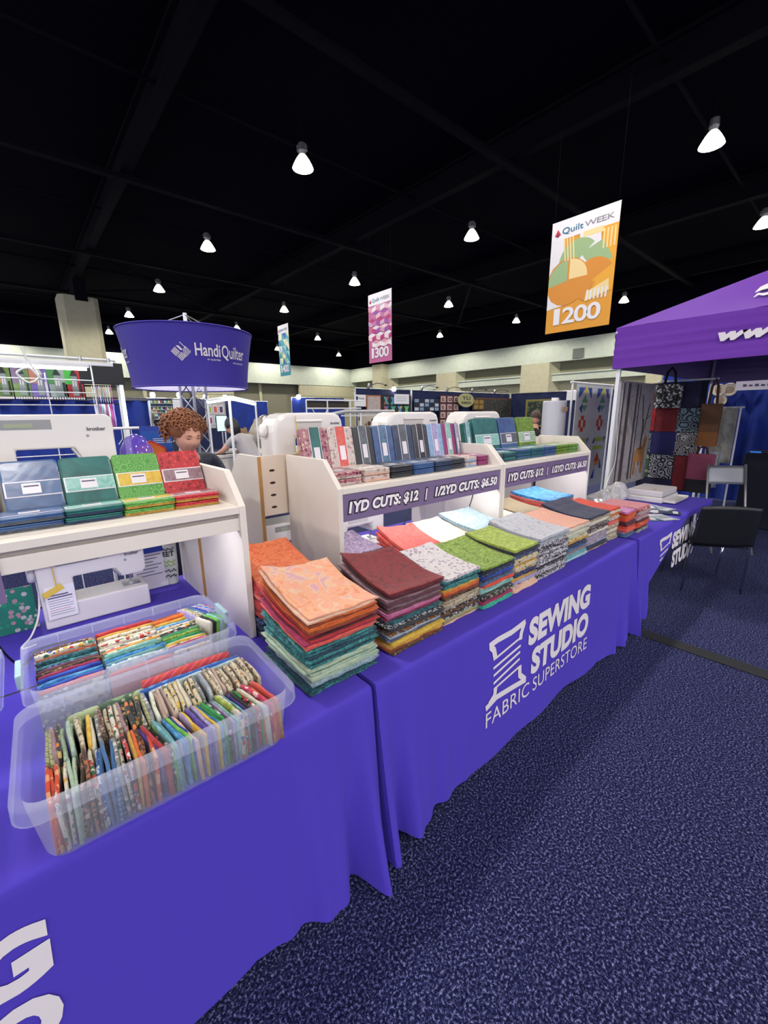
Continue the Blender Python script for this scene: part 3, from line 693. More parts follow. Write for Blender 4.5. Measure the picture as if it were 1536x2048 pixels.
def fold_mesh(wd, ln, ht, seedv, lie=0):
    """upright folded cotton: rounded top fold, slightly bowed, two plies at the lower ends"""
    rnd = random.Random(seedv); b1, b2 = rnd.uniform(-.0025, .0025), rnd.uniform(-.0015, .0015); dz = [rnd.uniform(-.002, .002) for _ in range(7)]
    mb = MB(); prof = []
    for i in range(9):
        a = PI*i/8; prof.append((-cos(a)*wd/2, ht-wd*.6+sin(a)*wd*.6))
    prof = [(-wd/2*.9, 0)]+prof+[(wd/2*.9, 0)]
    nl = 6; NP = len(prof)
    for j in range(nl+1):
        q = j/nl; s_ = 1-.10*(abs(2*q-1)**4); bow = b1*sin(PI*q)+b2*sin(2*PI*q)
        for x, z in prof: mb.v.append((x*s_+bow, (q-.5)*ln, z*(1-.02*abs(2*q-1)**6)+dz[j]*(z > .5*ht)))
    for j in range(nl):
        for i in range(NP):
            a = j*NP+i; b = j*NP+(i+1) % NP; mb.f.append((a, b, b+NP, a+NP)); mb.m.append(0)
    mb.f += [tuple(range(NP))[::-1], tuple(range(nl*NP, (nl+1)*NP))]; mb.m += [0, 0]
    return mb
def upright(key, x, y, z, wd, ln, ht, rz, label, group, tilt=0):
    o = fold_mesh(wd, ln, ht, int(x*1e5)+int(y*7e4)).build('fat_quarter', fab(key), None, (x, y, z), 0, True)
    o.rotation_euler = (0, tilt, rz)
    return tag(o, label, 'fabric', group)
def binlocal(cx, cy, rot, lx, ly): return cx+lx*cos(rot)-ly*sin(rot), cy+lx*sin(rot)+ly*cos(rot)
rowF = 'orfl orfl orfl redmulti multi sage sage brownfl brownfl rings brownfl redmulti bluewhite bluedot bluedot bluedot bluedot greyfl redmulti redblack gold orange rings rings orfl purple red blackfl limegreen aqua aqua blue blue limegreen royal peach lav yellow purple purple lav yellow blue green green blackfl lav mint multi lime redblack aqua black purple redblack green orange cream pinkfl pinkfl orange coral gold'.split()
rowB = 'olive olive mauve orblack sage sage sage creambr olive yellow cream greyfl brownfl creamor redmulti creambr mauve orblack orblack orblack orblack greyfl olive greyfl creamfl beigepink beigepink beigepink yelblack yelblack yelblack cream cream yelblack yelblack greyfl greyfl silver creambr creambr beige cream beigepink creambr creambr beige creamor creambr creamor creamor creambr creamor'.split()
bx, by, br_ = -.588, .132, -.035
for row, ly, ln, nm in ((rowF, -.085, .135, 'front'), (rowB, .045, .135, 'middle')):
    n = len(row); span = .512; x = -span/2
    for i, k_ in enumerate(row):
        wd = span/n; px_, py_ = binlocal(bx, by, br_, x+wd/2, ly+random.uniform(-.006, .006)); x += wd
        upright(k_, px_, py_, TZ+.008, wd*.98, ln*random.uniform(.94, 1.02), (.128 if nm == 'front' else .138)+random.uniform(-.008, .008), br_+random.uniform(-.05, .05)+(.22 if nm == 'front' and i > 24 else 0), '%s rolled fat quarter in the %s row of the packed bin' % (FB[k_][0], nm), 'fat quarters in the packed front bin', random.uniform(-.05, .05))
for k_, lx, ly, ln, ht, wd in (('petal', .10, .148, .25, .155, .022), ('skyd', .105, .125, .28, .142, .016), ('leaves', -.10, .135, .21, .135, .03), ('navyfl', .0, .145, .22, .118, .02), ('ice', .12, .117, .26, .136, .01)):
    px_, py_ = binlocal(bx, by, br_, lx, ly)
    upright(k_, px_, py_, TZ+.008, wd, ln, ht, br_+PI/2, '%s folded fat quarter along the back wall of the packed bin' % FB[k_][0], 'long folded pieces at the back of the packed bin')
bx, by, br_ = -.572, .575, -.012
cols = [(-.185, .165, 'brown multi brownfl redmulti rust brown dteal teal navy plum mauve brown magenta royal royal navy blue skyd royal redorange orange red yelblack greyfl'),
        (-.005, .18, 'red gold creambr cream yelblack creambr redmulti cream salmon multi gold multi mint aqua teal mint blue bluewhite bluewhite blue ice coral red redorange'),
        (.148, .13, 'rust orange rust gold aqua skyd creambr multi blackfl leaves green leaf green mint yellow multi pinkfl magenta royal navy yelblack')]
for lx, ln, ks in cols:
    ks = ks.split(); n = len(ks); span = .315
    for i, k_ in enumerate(ks):
        wd = span/n; ly = span/2-wd*(i+.5)-.0
        px_, py_ = binlocal(bx, by, br_, lx, ly)
        upright(k_, px_, py_, TZ+.006, wd*.98, ln*random.uniform(.95, 1.03), .128+random.uniform(-.006, .006)+(.012 if i < 3 else 0), br_+PI/2+random.uniform(-.04, .04), '%s folded fat quarter lying lengthwise in the latched bin' % FB[k_][0], 'fat quarters in the latched bin', random.uniform(-.15, .05))
for r_, ks in enumerate(('lav creambr olive greyfl steel royal creamor lav skyd creambr magenta pinkfl', 'cream black limegreen mint green turq limegreen green')):
    ks = ks.split(); n = len(ks); span = .042 if r_ else .05
    for i, k_ in enumerate(ks):
        wd = .11/n; px_, py_ = binlocal(bx, by, br_, .158+.11*(i+.5)/n-.0, .10 if r_ == 0 else .0)
        if r_ == 1: px_ += .03
        px_ = min(px_, -.325)
        upright(k_, px_+.028*(1 if r_ == 0 else 1), py_-(.012*i if r_ == 0 else 0)*0, TZ+.006, wd*.98, .12 if r_ == 0 else .09, .143, br_+.35, '%s rolled fat quarter at the short end of the latched bin' % FB[k_][0], 'short rolls at the end of the latched bin', .1)

# ================================================================== STACKS OF FOLDED CUTS
def cut_mesh(wx, wy, t, zf, seedv, plies=2, top=False):
    """one folded cut: closed cushion of cloth with rolled folds round the edge; zf(x,y) lifts it to follow the stack"""
    rnd = random.Random(seedv); n = 8
    per = []
    hx, hy = wx/2, wy/2; r = .012
    for (ax, ay), (bx_, by_) in (((-hx,-hy),(hx,-hy)), ((hx,-hy),(hx,hy)), ((hx,hy),(-hx,hy)), ((-hx,hy),(-hx,-hy))):
        for i in range(n):
            q = i/n; per.append((ax+(bx_-ax)*q, ay+(by_-ay)*q))
    N_ = len(per); wob = [rnd.uniform(-.0035, .0035) for _ in range(N_)]; a1 = rnd.uniform(0, 6.3)
    levels = [(.004, 0)]
    for p in range(plies): levels += [(-.001, (p+.28)/plies), (-.0015, (p+.62)/plies), (.0045, (p+.97)/plies)]
    mb = MB()
    def pt(p, k_, ins, h):
        sc = 1-ins/(min(hx, hy)); x = p[0]*sc+wob[k_]*(p[0]/hx); y = p[1]*sc+wob[k_]*(p[1]/hy)
        return (x, y, zf(x, y)+t*h+.0012*sin(3*p[0]/hx*2+a1))
    for ins, h in levels:
        for k_, p in enumerate(per): mb.v.append(pt(p, k_, ins, h))
    ins_l = (.02, .05, .085, .12) if top else (.06,)
    for ins in ins_l:
        for k_, p in enumerate(per): mb.v.append(pt(p, k_, ins*min(hx, hy)/.14, .99))
    nl = len(levels)+len(ins_l)
    for i in range(nl-1):
        for k_ in range(N_):
            a = i*N_+k_; b = i*N_+(k_+1) % N_; mb.f.append((a, b, b+N_, a+N_)); mb.m.append(0)
    mb.f += [tuple(range(N_))[::-1], tuple(range((nl-1)*N_, nl*N_))]; mb.m += [0, 0]
    return mb
def stack(x0, x1, y0, y1, ztop, keys, curl=.045, where='', seedv=1, curlx=0, jit=.006, over={}):
    rnd = random.Random(seedv); keys = keys.split(); n = len(keys); H_ = ztop-TZ-.003; cx, cy = (x0+x1)/2, (y0+y1)/2
    wt = [rnd.uniform(.8, 1.2) for _ in keys]; s_ = sum(wt); z = TZ+.003
    topw = FB[keys[-1]][0]
    for i, k_ in enumerate(keys):
        t = H_*wt[i]/s_; f = ((i+1)/n)**1.6
        wx, wy = (x1-x0)*rnd.uniform(.965, 1.01), (y1-y0)*rnd.uniform(.965, 1.01)
        ox, oy = rnd.uniform(-jit, jit), rnd.uniform(-jit, jit); ry = rnd.uniform(-.025, .025)
        if i in over: ox += over[i][0]; oy += over[i][1]
        hy = wy/2; hx = wx/2
        def zf(x, y, f=f): 
            v = max(0, (y+hy)/(2*hy)); u = min(1, max(0, (x+hx)/(2*hx)))
            return f*(curl*v**2.2+curlx*(1-u)**2.5*(.3+.7*v) - .004*sin(PI*min(1, max(0, u)))*v)
        top = i >= n-1
        o = cut_mesh(wx, wy, t*1.02, zf, seedv*100+i, 3 if t > .0095 else 2, top).build('folded_cut', fab(k_), None, (cx+ox, cy+oy, z), ry, True)
        z += t
        lab = '%s fabric cut topping the stack %s' % (FB[k_][0], where) if top else '%s cut in the stack topped with %s' % (FB[k_][0], topw)
        tag(o, lab, 'fabric', 'folded fabric cuts on the tables')
stack(-.175, .108, .075, .40, 1.022, 'dteal dteal dteal navyteal paleblue paleblue sage sage palegreen sage sage sage palegreen teal dteal navyteal teal navyteal teal dteal teal salmon salmon coral magenta red maroon red red rust orange orange rust orange peach peachbatik', .065, 'beside the clear bins', 11, .035, .010)
stack(.182, .478, .085, .395, .998, 'brown rust gold yellow greyblue greyblue silver plaid brown charcoal bwdots bwdots dteal magenta pink pink plum mauve plum plum mauve maroon maroon darkred', .06, 'in front of the first price sign', 12, .035, .010, {3: (.02, -.01)})
stack(.500, .742, .09, .395, .972, 'peach tan olive bwb brown brown bwb beige beige creambr beige brown brown rust orange gold teal teal navyteal teal whitefl', .05, 'beside the dark red stack', 13)
stack(.750, 1.010, .075, .395, .958, 'turq turq magenta magenta blackfl blackfl charcoal mint mint cream redorange steel greyblue navy royal navy navy black leaf', .045, 'between the white floral and yellow-green ones', 14)
stack(1.016, 1.250, .08, .395, .985, 'peach peach redmulti lav gold navy navy creamor yelblack gold cream yelblack greyblue navy charcoal lime', .03, 'beside the black and white printed pile', 15)
stack(1.258, 1.605, .085, .42, .995, 'bw bwb bw bw bwb black bw bwb bw bw bwb bw bwb bwb bw silver silver marble', .045, 'of black and white prints', 16)
stack(1.612, 1.905, .10, .42, .985, 'aqua ice aqua aqua mauve steel navy navy navyteal gold yelblack cream palegreen cream cream cream peachring', .03, 'next to the silver marbled one', 17)
stack(1.912, 2.258, .11, .44, .99, 'peach charcoal navy silver lilac lilac lilac lilac cream bwb brown bwb beige cream beige navydot', .05, 'by the bright red-orange one', 18)
stack(2.262, 2.475, .12, .44, .985, 'beige creambr beige cream beige creambr salmon coral multi creamor orange cream redorange', .02, 'behind the striped pile', 19)
stack(2.49, 2.66, .075, .27, .945, 'steel lav coral redorange maroon maroon redorange orange redorange orchid', .015, 'at the table joint', 20, 0, .006, {2: (-.02, -.015)})
stack(2.67, 2.93, .06, .36, .945, 'greyfl black redorange orfl maroon blackpink stripeb blackpink redblack stripeb', .0, 'beside the pattern packets', 21)
# second row
stack(-.13, .155, .49, .84, 1.005, 'navy navy dteal navy navy navy maroon red darkred red red darkred salmon red red coral orangebatik', .065, 'between the two front shelves', 31, .01)
stack(.374, .645, .655, .95, .955, 'cream olive salmon rust red redorange red maroon purplefl', .035, 'just inside the first priced shelf', 32)
stack(.37, .63, .43, .60, .935, 'cream salmon navy bluewhite silver mauve teal', .02, 'tucked behind the dark red stack', 42)
stack(.672, .955, .425, .745, .945, 'gold ltorange brown orange ltorange coral coral coral coral coral', .075, 'behind the white floral one', 33, .03, .01, {4: (-.06, 0)})
stack(1.0, 1.29, .46, .83, .925, 'rust brown gold cream palegreen cream palegreen creamfl', .06, 'beside the coral one', 34, .0, .012)
stack(1.31, 1.63, .45, .84, .945, 'silver cream ice cream paleblue ice cream ice', .055, 'behind the silver marbled one', 35, 0, .008)
stack(1.64, 1.89, .47, .84, .935, 'cream creamfl cream beige cream', .04, 'between the ice blue and tan ones', 36)
stack(1.90, 2.19, .475, .86, .945, 'peach rust beige brown creambr cream tan', .045, 'under the second price sign', 37)
stack(2.225, 2.60, .52, .88, 1.0, 'beige brown cream tan gold yellow yellow salmon coral salmon blue', .03, 'at the far end of the second shelf', 38)
# ================================================================== WRAPPED BUNDLES ON THE SHELVES
M_FILM = mat('bundle_label_white', 'dcd6dc', .35, coat=.6)
def ply_block(wx, wy, wz, n, r=.008):
    """block of folded plies: grooves round the edge, rounded corners; z from 0 to wz"""
    mb = MB(); per = rrect(wx/2, wy/2, r*1.6, 3); N_ = len(per); lv = [(.006, 0)]
    for p in range(n): lv += [(.0, (p+.25)/n), (.0, (p+.75)/n), (.003 if p < n-1 else .006, (p+1)/n)]
    for ins, h in lv:
        for x, y in per: mb.v.append((x*(1-ins/(wx/2)), y*(1-ins/(wy/2)), h*wz))
    for i in range(len(lv)-1):
        for k_ in range(N_):
            a = i*N_+k_; b = i*N_+(k_+1) % N_; mb.f.append((a, b, b+N_, a+N_)); mb.m.append(0)
    mb.f += [tuple(range(N_))[::-1], tuple(range((len(lv)-1)*N_, len(lv)*N_))]; mb.m += [0, 0]
    return mb
def bundle(key, band, loc, wx, wy, wz, label, group, lean=None, vert=False, n=6, front2=None, lab=True):
    """folded bundle in clear wrap with a paper band; local z is the thickness. lean: rotation about x to stand it up"""
    t = thing('fabric_bundle', label, 'fabric bundle', loc, 0, group)
    if lean is not None: t.rotation_euler = (lean, 0, random.uniform(-.02, .02))
    b = ply_block(wx, wy, wz, n).build('fabric_plies', fab(key, True), t, smooth=False)
    if front2: ply_block(wx*.99, wy*.985, wz*.42, max(2, n//2)).build('lower_plies', fab(front2, True), t, loc=(0, -.004, -.0005))
    bm = fab(band, True); e = .0012
    if vert:
        bw = wx*.36; off = wx*.0
        MB().box(off-bw/2-.004, off+bw/2+.004, -wy/2+.012, wy/2+.001, wz, wz+e).build('band_border', M_FILM, t)
        MB().box(off-bw/2, off+bw/2, -wy/2+.017, wy/2+.002, wz+e, wz+2*e).build('paper_band', bm, t)
        if lab: MB().box(off-bw*.3, off+bw*.3, -wy*.20, wy*.10, wz+2*e, wz+3*e).build('label', M_FILM, t)
    else:
        bh = wy*.27; cy = -wy*.08
        MB().box(-wx/2+.004, wx/2-.001, cy-bh/2-.004, cy+bh/2+.004, wz, wz+e).build('band_border', M_FILM, t)
        MB().box(-wx/2+.009, wx/2-.001, cy-bh/2, cy+bh/2, wz+e, wz+2*e).build('paper_band', bm, t)
        if lab:
            MB().box(-wx*.18, wx*.14, cy-bh*.38, cy+bh*.38, wz+2*e, wz+3*e).build('label', M_FILM, t)
            MB().box(-wx*.15, wx*.11, cy+bh*.12, cy+bh*.22, wz+3*e, wz+3.4*e).build('label_print', mat('label_ink', '50485c', .6), t)
    return t
zs = HB+.0015
# shelf over the bins: four leaning, with flat ones before them
for i, (k_, bnd, f2, x) in enumerate((('wblue', 'wblue', 'wsteel', -.765), ('wteal', 'mint', 'wnavy', -.597), ('wgreen', 'yellow', 'gold', -.428), ('wred', 'mauve', 'gold', -.262), ('wnavy', 'wsteel', None, -.945), ('wsteel', 'wblue', None, -1.13), ('plum', 'wsteel', None, -1.31))):
    wd = .164
    bundle(k_, bnd, (x+.012, .985, zs+.092), wd, .185, .045, '%s wrapped fabric bundle leaning on the shelf over the bins' % FB[k_][0], 'bundles on the shelf over the bins', lean=math.radians(64))
    z = zs
    for q in range(2):
        bundle(k_ if q or not f2 else k_, bnd, (x-.012+q*.004, .755, z), wd+.003, .135, .022, '%s wrapped bundle lying flat on the shelf over the bins, %s of its pair' % (FB[k_][0], 'upper' if q else 'lower'), 'bundles on the shelf over the bins', n=3, front2=f2)
        z += .0245
# priced shelves
B_up = [('wfloral', 'wteal', .362, .527), ('wpinkfl', 'coral', .53, .697), ('wblack', 'wsteel', .70, .846), ('wblue', 'steel', .85, 1.007), ('wnavy', 'wsteel', 1.012, 1.18), ('charcoal', 'wblack', 1.185, 1.32), ('wlblue', 'lav', 1.325, 1.47), ('wmag', 'mint', 1.475, 1.60), ('wnavy', 'lav', 1.603, 1.652), ('wteal', 'aqua', 1.72, 1.80)]
for i, (k_, bnd, xa, xb) in enumerate(B_up):
    bundle(k_, bnd, ((xa+xb)/2, 1.0, zs+.136), xb-xa, .265, .042, '%s wrapped fabric bundle with a %s band standing above the price sign' % (FB[k_][0], FB[bnd][0]), 'upright bundles on the priced shelf', lean=math.radians(78), vert=True)
for k_, bnd, xa, xb in (('wteal', 'mint', 1.81, 2.12), ('wblue', 'wsteel', 2.13, 2.38), ('wolive', 'sage', 2.39, 2.67)):
    bundle(k_, bnd, ((xa+xb)/2, .99, zs+.152), xb-xa-.008, .29, .045, 'large %s wrapped bundle leaning on the shelf next to the tent pole' % FB[k_][0], 'large bundles on the far shelf', lean=math.radians(76))
flat = [('wfloral', 'wsteel', 'wpinkfl', .362, .545), ('wpinkfl', 'cream', 'peach', .55, .735), ('wblack', 'wsteel', 'charcoal', .74, .91), ('wblue', 'steel', None, .915, 1.09), ('wnavy', 'wsteel', None, 1.095, 1.255), ('charcoal', 'wblack', None, 1.26, 1.40), ('wpinkfl', 'peach', 'wlblue', 1.405, 1.525), ('wmag', 'pink', None, 1.53, 1.655), ('wsteel', 'lav', None, 1.716, 1.83), ('wteal', 'aqua', 'wnavy', 1.835, 2.0), ('wblue', 'steel', 'wteal', 2.005, 2.2), ('wteal', 'mint', 'wblue', 2.205, 2.4), ('wblue', 'wsteel', None, 2.405, 2.6), ('wolive', 'sage', None, 2.605, 2.80), ('wolive', 'olive', 'green', 2.805, 2.995)]
for k_, bnd, f2, xa, xb in flat:
    z = zs; m_ = 3 if xa > 2 else 2
    for q in range(m_):
        bundle(k_, bnd, ((xa+xb)/2+random.uniform(-.002, .002), .80+.015*(xa > 1.2), z), xb-xa-.006, .225, .030 if m_ == 2 else .022, '%s wrapped bundle lying flat on the priced shelf, %s of its pile' % (FB[k_][0], 'lowest' if q == 0 else 'topmost' if q == m_-1 else 'middle'), 'flat bundles on the priced shelves', n=3, front2=f2, lab=q == m_-1)
        z += .0325 if m_ == 2 else .0245

# ================================================================== SEWING MACHINES
def sewing_machine(label, x, y, z, L, H, D, style=0, group=None, rot=0, brand=True, bedf=.20):
    """seen from the back: column and handwheel at -x, needle at +x; base at z"""
    t = thing('sewing_machine', label, 'sewing machine', (x, y, z), rot, group)
    c = .30*L; hd = .74*L; arm = max(.60, bedf+.34)*H; nh = max(.42, bedf+.20)*H; bed = bedf*H
    if style == 0:
        prof = [(0,0), (L,0), (L,bed), (c,bed), (c,arm), (hd-.05*L,arm), (hd,nh), (L-.015,nh), (L,nh+.02), (L,H-.02), (L-.02,H), (.01,H), (0,H-.012)]
        MB().prism(prof, 0, D, 'y').build('body', M_WPLASTIC, t, bevel=.012, seg=3)
    else:
        r = .30*H; prof = [(0,0), (L,0), (L,bed), (c,bed), (c,arm), (hd,arm), (hd,nh), (L,nh)]
        prof += [(L-r*.7*(1-cos(a)), H-r*.7*(1-sin(a))) for a in (0, .4, .8, 1.2, 1.57)]
        prof += [(r*(1-sin(a)), H-r*(1-cos(a))) for a in (0, .4, .8, 1.2, 1.57)]
        MB().prism(prof, 0, D, 'y').build('body', M_WPLASTIC, t, bevel=.022, seg=4)
    MB().lathe([(.0, -.03), (.032, -.03), (.038, -.022), (.038, -.006), (.030, 0), (.0, 0)], 24, c=(0, D*.55, H*.72), axis='x').build('handwheel', M_WPLASTIC, t, smooth=True)
    MB().tube([(L*.86, D*.5, nh), (L*.86, D*.5, bed+.03)], .006, 8).build('needle_bar', M_STEEL, t)
    MB().box(L*.83, L*.87, D*.42, D*.6, bed+.001, bed+.008).tube([(L*.845, D*.45, nh), (L*.845, D*.45, bed+.006)], .004, 6).build('presser_foot', M_STEEL, t)
    MB().box(L*.76, L*.94, D*.25, D*.75, bed, bed+.003).build('needle_plate', M_STEEL, t)
    if style == 0:
        MB().box(.17*L, .56*L, -.002, .001, H*.83, H*.94).build('handle_recess', M_GPLASTIC, t, bevel=.001)
        MB().box(.26*L, .44*L, -.004, -.002, H*.85, H*.90).build('handle_bar', mat('sage_handle', '98a088', .4), t)
        MB().tube([(hd-.07*L, -.004, arm), (hd-.01*L, -.004, nh+.01)], .006, 8).build('presser_lever', M_STEEL, t)
        MB().box(.02*L, .22*L, -.0012, 0, bed+.03, bed+.055).build('rating_plate', mat('rating_plate', 'b8b2ae', .5), t)
        MB().lathe([(.0, -.002), (.006, -.002), (.006, 0)], 12, c=(L*.80, 0, H*.74), axis='y').build('screw', M_GPLASTIC, t)
    else:
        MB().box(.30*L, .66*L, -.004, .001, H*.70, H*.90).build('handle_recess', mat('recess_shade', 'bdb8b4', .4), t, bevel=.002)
        MB().box(.29*L, .67*L, -.012, .0, H*.85, H*.89).build('handle_bar', M_WPLASTIC, t, bevel=.004)
        for q in range(5): MB().box(-.0015, 0, D*.25, D*.6, H*.08+q*.012, H*.08+q*.012+.005).build('vent_slot', M_GPLASTIC, t)
    if brand: letter('brother', mat('brand_ink', '3c3a44', .5), t, (L*.80, -.003, H*.80), (1,0,0), (0,0,1), L*.14, H*.045, .02)
    return t
sewing_machine('large white sewing machine standing above the blue and teal bundles', -.93, 1.27, HB+.003, .50, .355, .17)
sewing_machine('white sewing machine with a hanging price card standing under the shelf over the bins', -.80, 1.225, TZ+.003, .41, .335, .155, bedf=.31)
sewing_machine('white sewing machine with a yellow ribbon standing behind the floral bundles', .32, 1.20, HB+.003, .475, .353, .19, 1)
sewing_machine('white sewing machine standing behind the black and blue bundles', 1.165, 1.20, HB+.003, .53, .353, .19, 1)
sewing_machine('white sewing machine standing behind the large teal bundle', 1.975, 1.20, HB+.003, .54, .353, .19, 1)
sewing_machine('white sewing machine under the first priced shelf, lit by the strip light', .62, 1.115, TZ+.003, .44, .31, .18, 1)
sewing_machine('white sewing machine on the rear table by the chipboard-edged shelf', .215, 1.18, TZ+.003, .36, .29, .17, 0)
# price cards on strings
def price_card(label, x, y, z, w_, h_, ztop, yr=0):
    t = thing('price_card', label, 'price card', (x, y, z), yr)
    MB().box(0, w_, -.002, 0, 0, h_).build('card', M_PAPER, t)
    MB().obox((w_*.3, -.0045, h_*.86), (.035, 0, .016), (0, .0012, 0), (-.006, 0, .012)).build('yellow_flag', M_YEL, t)
    MB().tube([(w_*.45, -.004, h_*.95), (w_*.42, -.004, h_+.04), (w_*.40, -.003, ztop-z)], .0022, 6).build('string', M_YEL, t)
    ink = mat('card_ink', '5a5470', .6)
    for i in range(9):
        zz = h_*.70-i*h_*.072
        MB().box(w_*.08, w_*(.9 if i % 3 else .78), -.0025, -.002, zz, zz+(.006 if i < 2 else .002)).build('printed_line', ink if i != 6 else mat('card_red', 'b0505c', .6), t)
    return t
price_card('white price card tied to the sewing machine under the shelf', -.785, 1.217, .80, .105, .15, TZ+.335)
price_card('white price card tied to the sewing machine behind the floral bundles', .395, 1.19, HB+.01, .15, .12, HB+.34)
# tumbler, leaflet, quilt roll and cables under the shelf over the bins
tb = thing('tumbler', 'white tumbler with black and green lettering under the shelf over the bins', 'tumbler', (-.235, 1.44, TZ+.002))
MB().lathe([(.0, 0), (.030, 0), (.032, .006), (.038, .10), (.040, .22), (.038, .235), (0, .235)], 28).build('cup', mat('tumbler_white', 'd4d6cc', .3), tb, smooth=True)
MB().lathe([(.0, .235), (.041, .235), (.042, .262), (.03, .27), (0, .27)], 28).build('lid', mat('tumbler_lid', '30323c', .3), tb, smooth=True)
onc = lambda p: Vector((.0418*sin(p.x/.042-.3), -.0418*cos(p.x/.042-.3), p.z))
letter('EET', M_BLACK, tb, (-.03, 0, .165), (1,0,0), (0,0,1), .06, .028, .03, warp=onc)
for q, mt_ in enumerate((M_BLACK, mat('lime_ink', '8aac48', .5), mat('lime_ink', '8aac48', .5), M_BLACK, M_BLACK)):
    mb = MB(); z0 = (.205, .135, .115, .085, .055)[q]
    stroke(mb, [(-.03+.06*i/24, z0+.010*sin(i*.9+q)*cos(i*.31)) for i in range(25)], .004, lambda x, z: onc(Vector((x, 0, z))))
    mb.build('script_mark', mt_, tb)
lf = thing('sign_leaflet', 'white leaflet with a blue header standing behind the sewing machine', 'leaflet', (-.42, 1.42, TZ+.002))
MB().box(0, .16, 0, .003, 0, .24).build('sheet', M_PAPER, lf)
MB().box(0, .16, -.001, 0, .20, .24).build('header', mat('leaflet_blue', '2440a8', .5), lf)
for q in range(7): MB().box(.015, .14-.02*(q % 3), -.001, 0, .185-q*.018, .189-q*.018).build('printed_line', mat('card_ink', '5a5470', .6), lf)
tag(MB().box(-1.02, -.82, 1.30, 1.31, TZ+.002, TZ+.20).build('quilted_panel', print_mat('cotton_tealprint', 'floral', ['1f8a74', 'd8d0d0', 'c89aa4', '2aa07c'], 45)), 'teal quilted print panel standing beside the sewing machine', 'quilt panel')
def cable(label, pts, r, mt_):
    P_ = [Vector(p) for p in pts]; o = []
    for i in range(len(P_)-1):
        p0, p1, p2, p3 = P_[max(0, i-1)], P_[i], P_[i+1], P_[min(len(P_)-1, i+2)]
        for q in range(8):
            s_ = q/8; o.append(.5*((2*p1)+(p2-p0)*s_+(2*p0-5*p1+4*p2-p3)*s_**2+(3*p1-p0-3*p2+p3)*s_**3))
    o.append(P_[-1])
    return tag(MB().tube(o, r, 6).build('power_cable', mt_, None, smooth=True), label, 'cable')
cable('black power cable drooping beside the teal quilted panel', [(-.93, .72, 1.14), (-.93, .80, .95), (-.885, .86, .80), (-.84, 1.05, TZ+.006), (-.74, 1.06, TZ+.006)], .004, M_BLACK)
cable('white cable curling from the sewing machine onto the purple cloth', [(-.80, 1.26, .93), (-.815, 1.22, .84), (-.85, 1.17, .775), (-.885, 1.12, TZ+.006), (-.87, 1.10, TZ+.006), (-.84, 1.11, TZ+.006)], .004, M_WPLASTIC)
cable('thin black cable hanging under the first price sign', [(.98, .78, 1.27), (.995, .80, 1.1), (.96, .82, .99), (.965, .85, .9)], .003, M_BLACK)
cable('thin black cable hanging at the joint of the two priced shelves', [(1.66, .80, 1.27), (1.65, .82, 1.1), (1.655, .86, .98), (1.65, .88, .93)], .003, M_BLACK)
cable('thin grey cable slung under the second price sign', [(2.10, .75, 1.27), (2.0, .78, 1.12), (1.9, .82, 1.02), (1.86, .86, .99)], .003, M_GPLASTIC)
tag(MB().prism([(0,0), (.26,.02), (.25,.07), (.02,.05)], TZ+.003, TZ+.02, 'z').build('fabric_swatch', fab('redorange'), None, (1.22, 1.2, 0), bevel=.003), 'red-orange fabric swatch lying on the rear purple cloth', 'fabric')
# ================================================================== THINGS ON THE FAR TABLE
def pl(u, v, ax, val):
    d = _f+_R*((u-768)/F_PX)+_U*((1024-v)/F_PX); i = 'xyz'.index(ax); return CAM+d*((val-CAM[i])/d[i])
pt = thing('printer', 'white inkjet printer with a paper tray on the purple table', 'printer', (3.98, .27, TZ+.003))
MB().box(0, .52, 0, .34, 0, .055).build('base', M_WPLASTIC, pt, bevel=.012, seg=3)
MB().box(.02, .50, .01, .33, .055, .115).build('lid', mat('printer_lid', 'cdc6c8', .35), pt, bevel=.012, seg=3)
MB().box(.05, .50, -.10, 0, .01, .022).box(.05, .06, -.10, 0, .022, .034).box(.49, .50, -.10, 0, .022, .034).build('paper_tray', M_WPLASTIC, pt)
MB().box(.12, .19, .10, .13, .115, .1155).build('printed_mark', mat('mark_rose', 'c89a90', .5), pt)
MB().box(.03, .49, .004, .012, .0555, .060).build('seam', M_GPLASTIC, pt)
for i, (px_, py_, rz, mt_) in enumerate(((3.22, .20, .4, 'steel'), (3.36, .10, -.5, 'silver'), (3.45, .26, .8, 'navy'), (3.58, .13, .3, 'wnavy'), (3.70, .22, -.2, 'silver'), (3.30, .32, .1, 'greyblue'), (3.62, .33, .5, 'steel'))):
    t = thing('pattern_packet', '%s pattern packet in clear film beside the printer' % FB[mt_][0], 'pattern packet', (px_, py_, TZ+.003+i*.003), rz, 'pattern packets on the purple table')
    MB().box(-.085, .085, -.12, .12, 0, .0025).build('cover', fab(mt_, True), t)
    MB().box(-.085, .085, .05, .118, .0025, .0032).build('title_strip', M_FILM, t)
    MB().box(-.05, .05, -.10, -.06, .0025, .0032).build('label', M_FILM, t)
M_POLY = mat('crumpled_clear_film', 'a8a6aa', .15, coat=.7, bump=.9, bscale=14)
def blob(label, loc, sx, sy, sz, seedv, mt_, name='plastic_bag', cat='plastic bag', group=None):
    rnd = random.Random(seedv); cs = [(rnd.uniform(-1, 1), rnd.uniform(-1, 1), rnd.uniform(-.2, 1), rnd.uniform(.4, .9)) for _ in range(14)]
    def P(u, v):
        a = u*2*PI; b = v*PI; x, y, z = sin(b)*cos(a), sin(b)*sin(a), cos(b)
        k2 = 1+sum(.22*w_*math.cos(7*(x*cx+y*cy+z*cz)+cx*9) for cx, cy, cz, w_ in cs)/3
        return (sx*x*k2, sy*y*k2, max(0, sz*(.42+.58*z*k2)))
    o = MB().grid(P, 36, 20).build(name, mt_, None, loc, 0, False)
    return tag(o, label, cat, group)
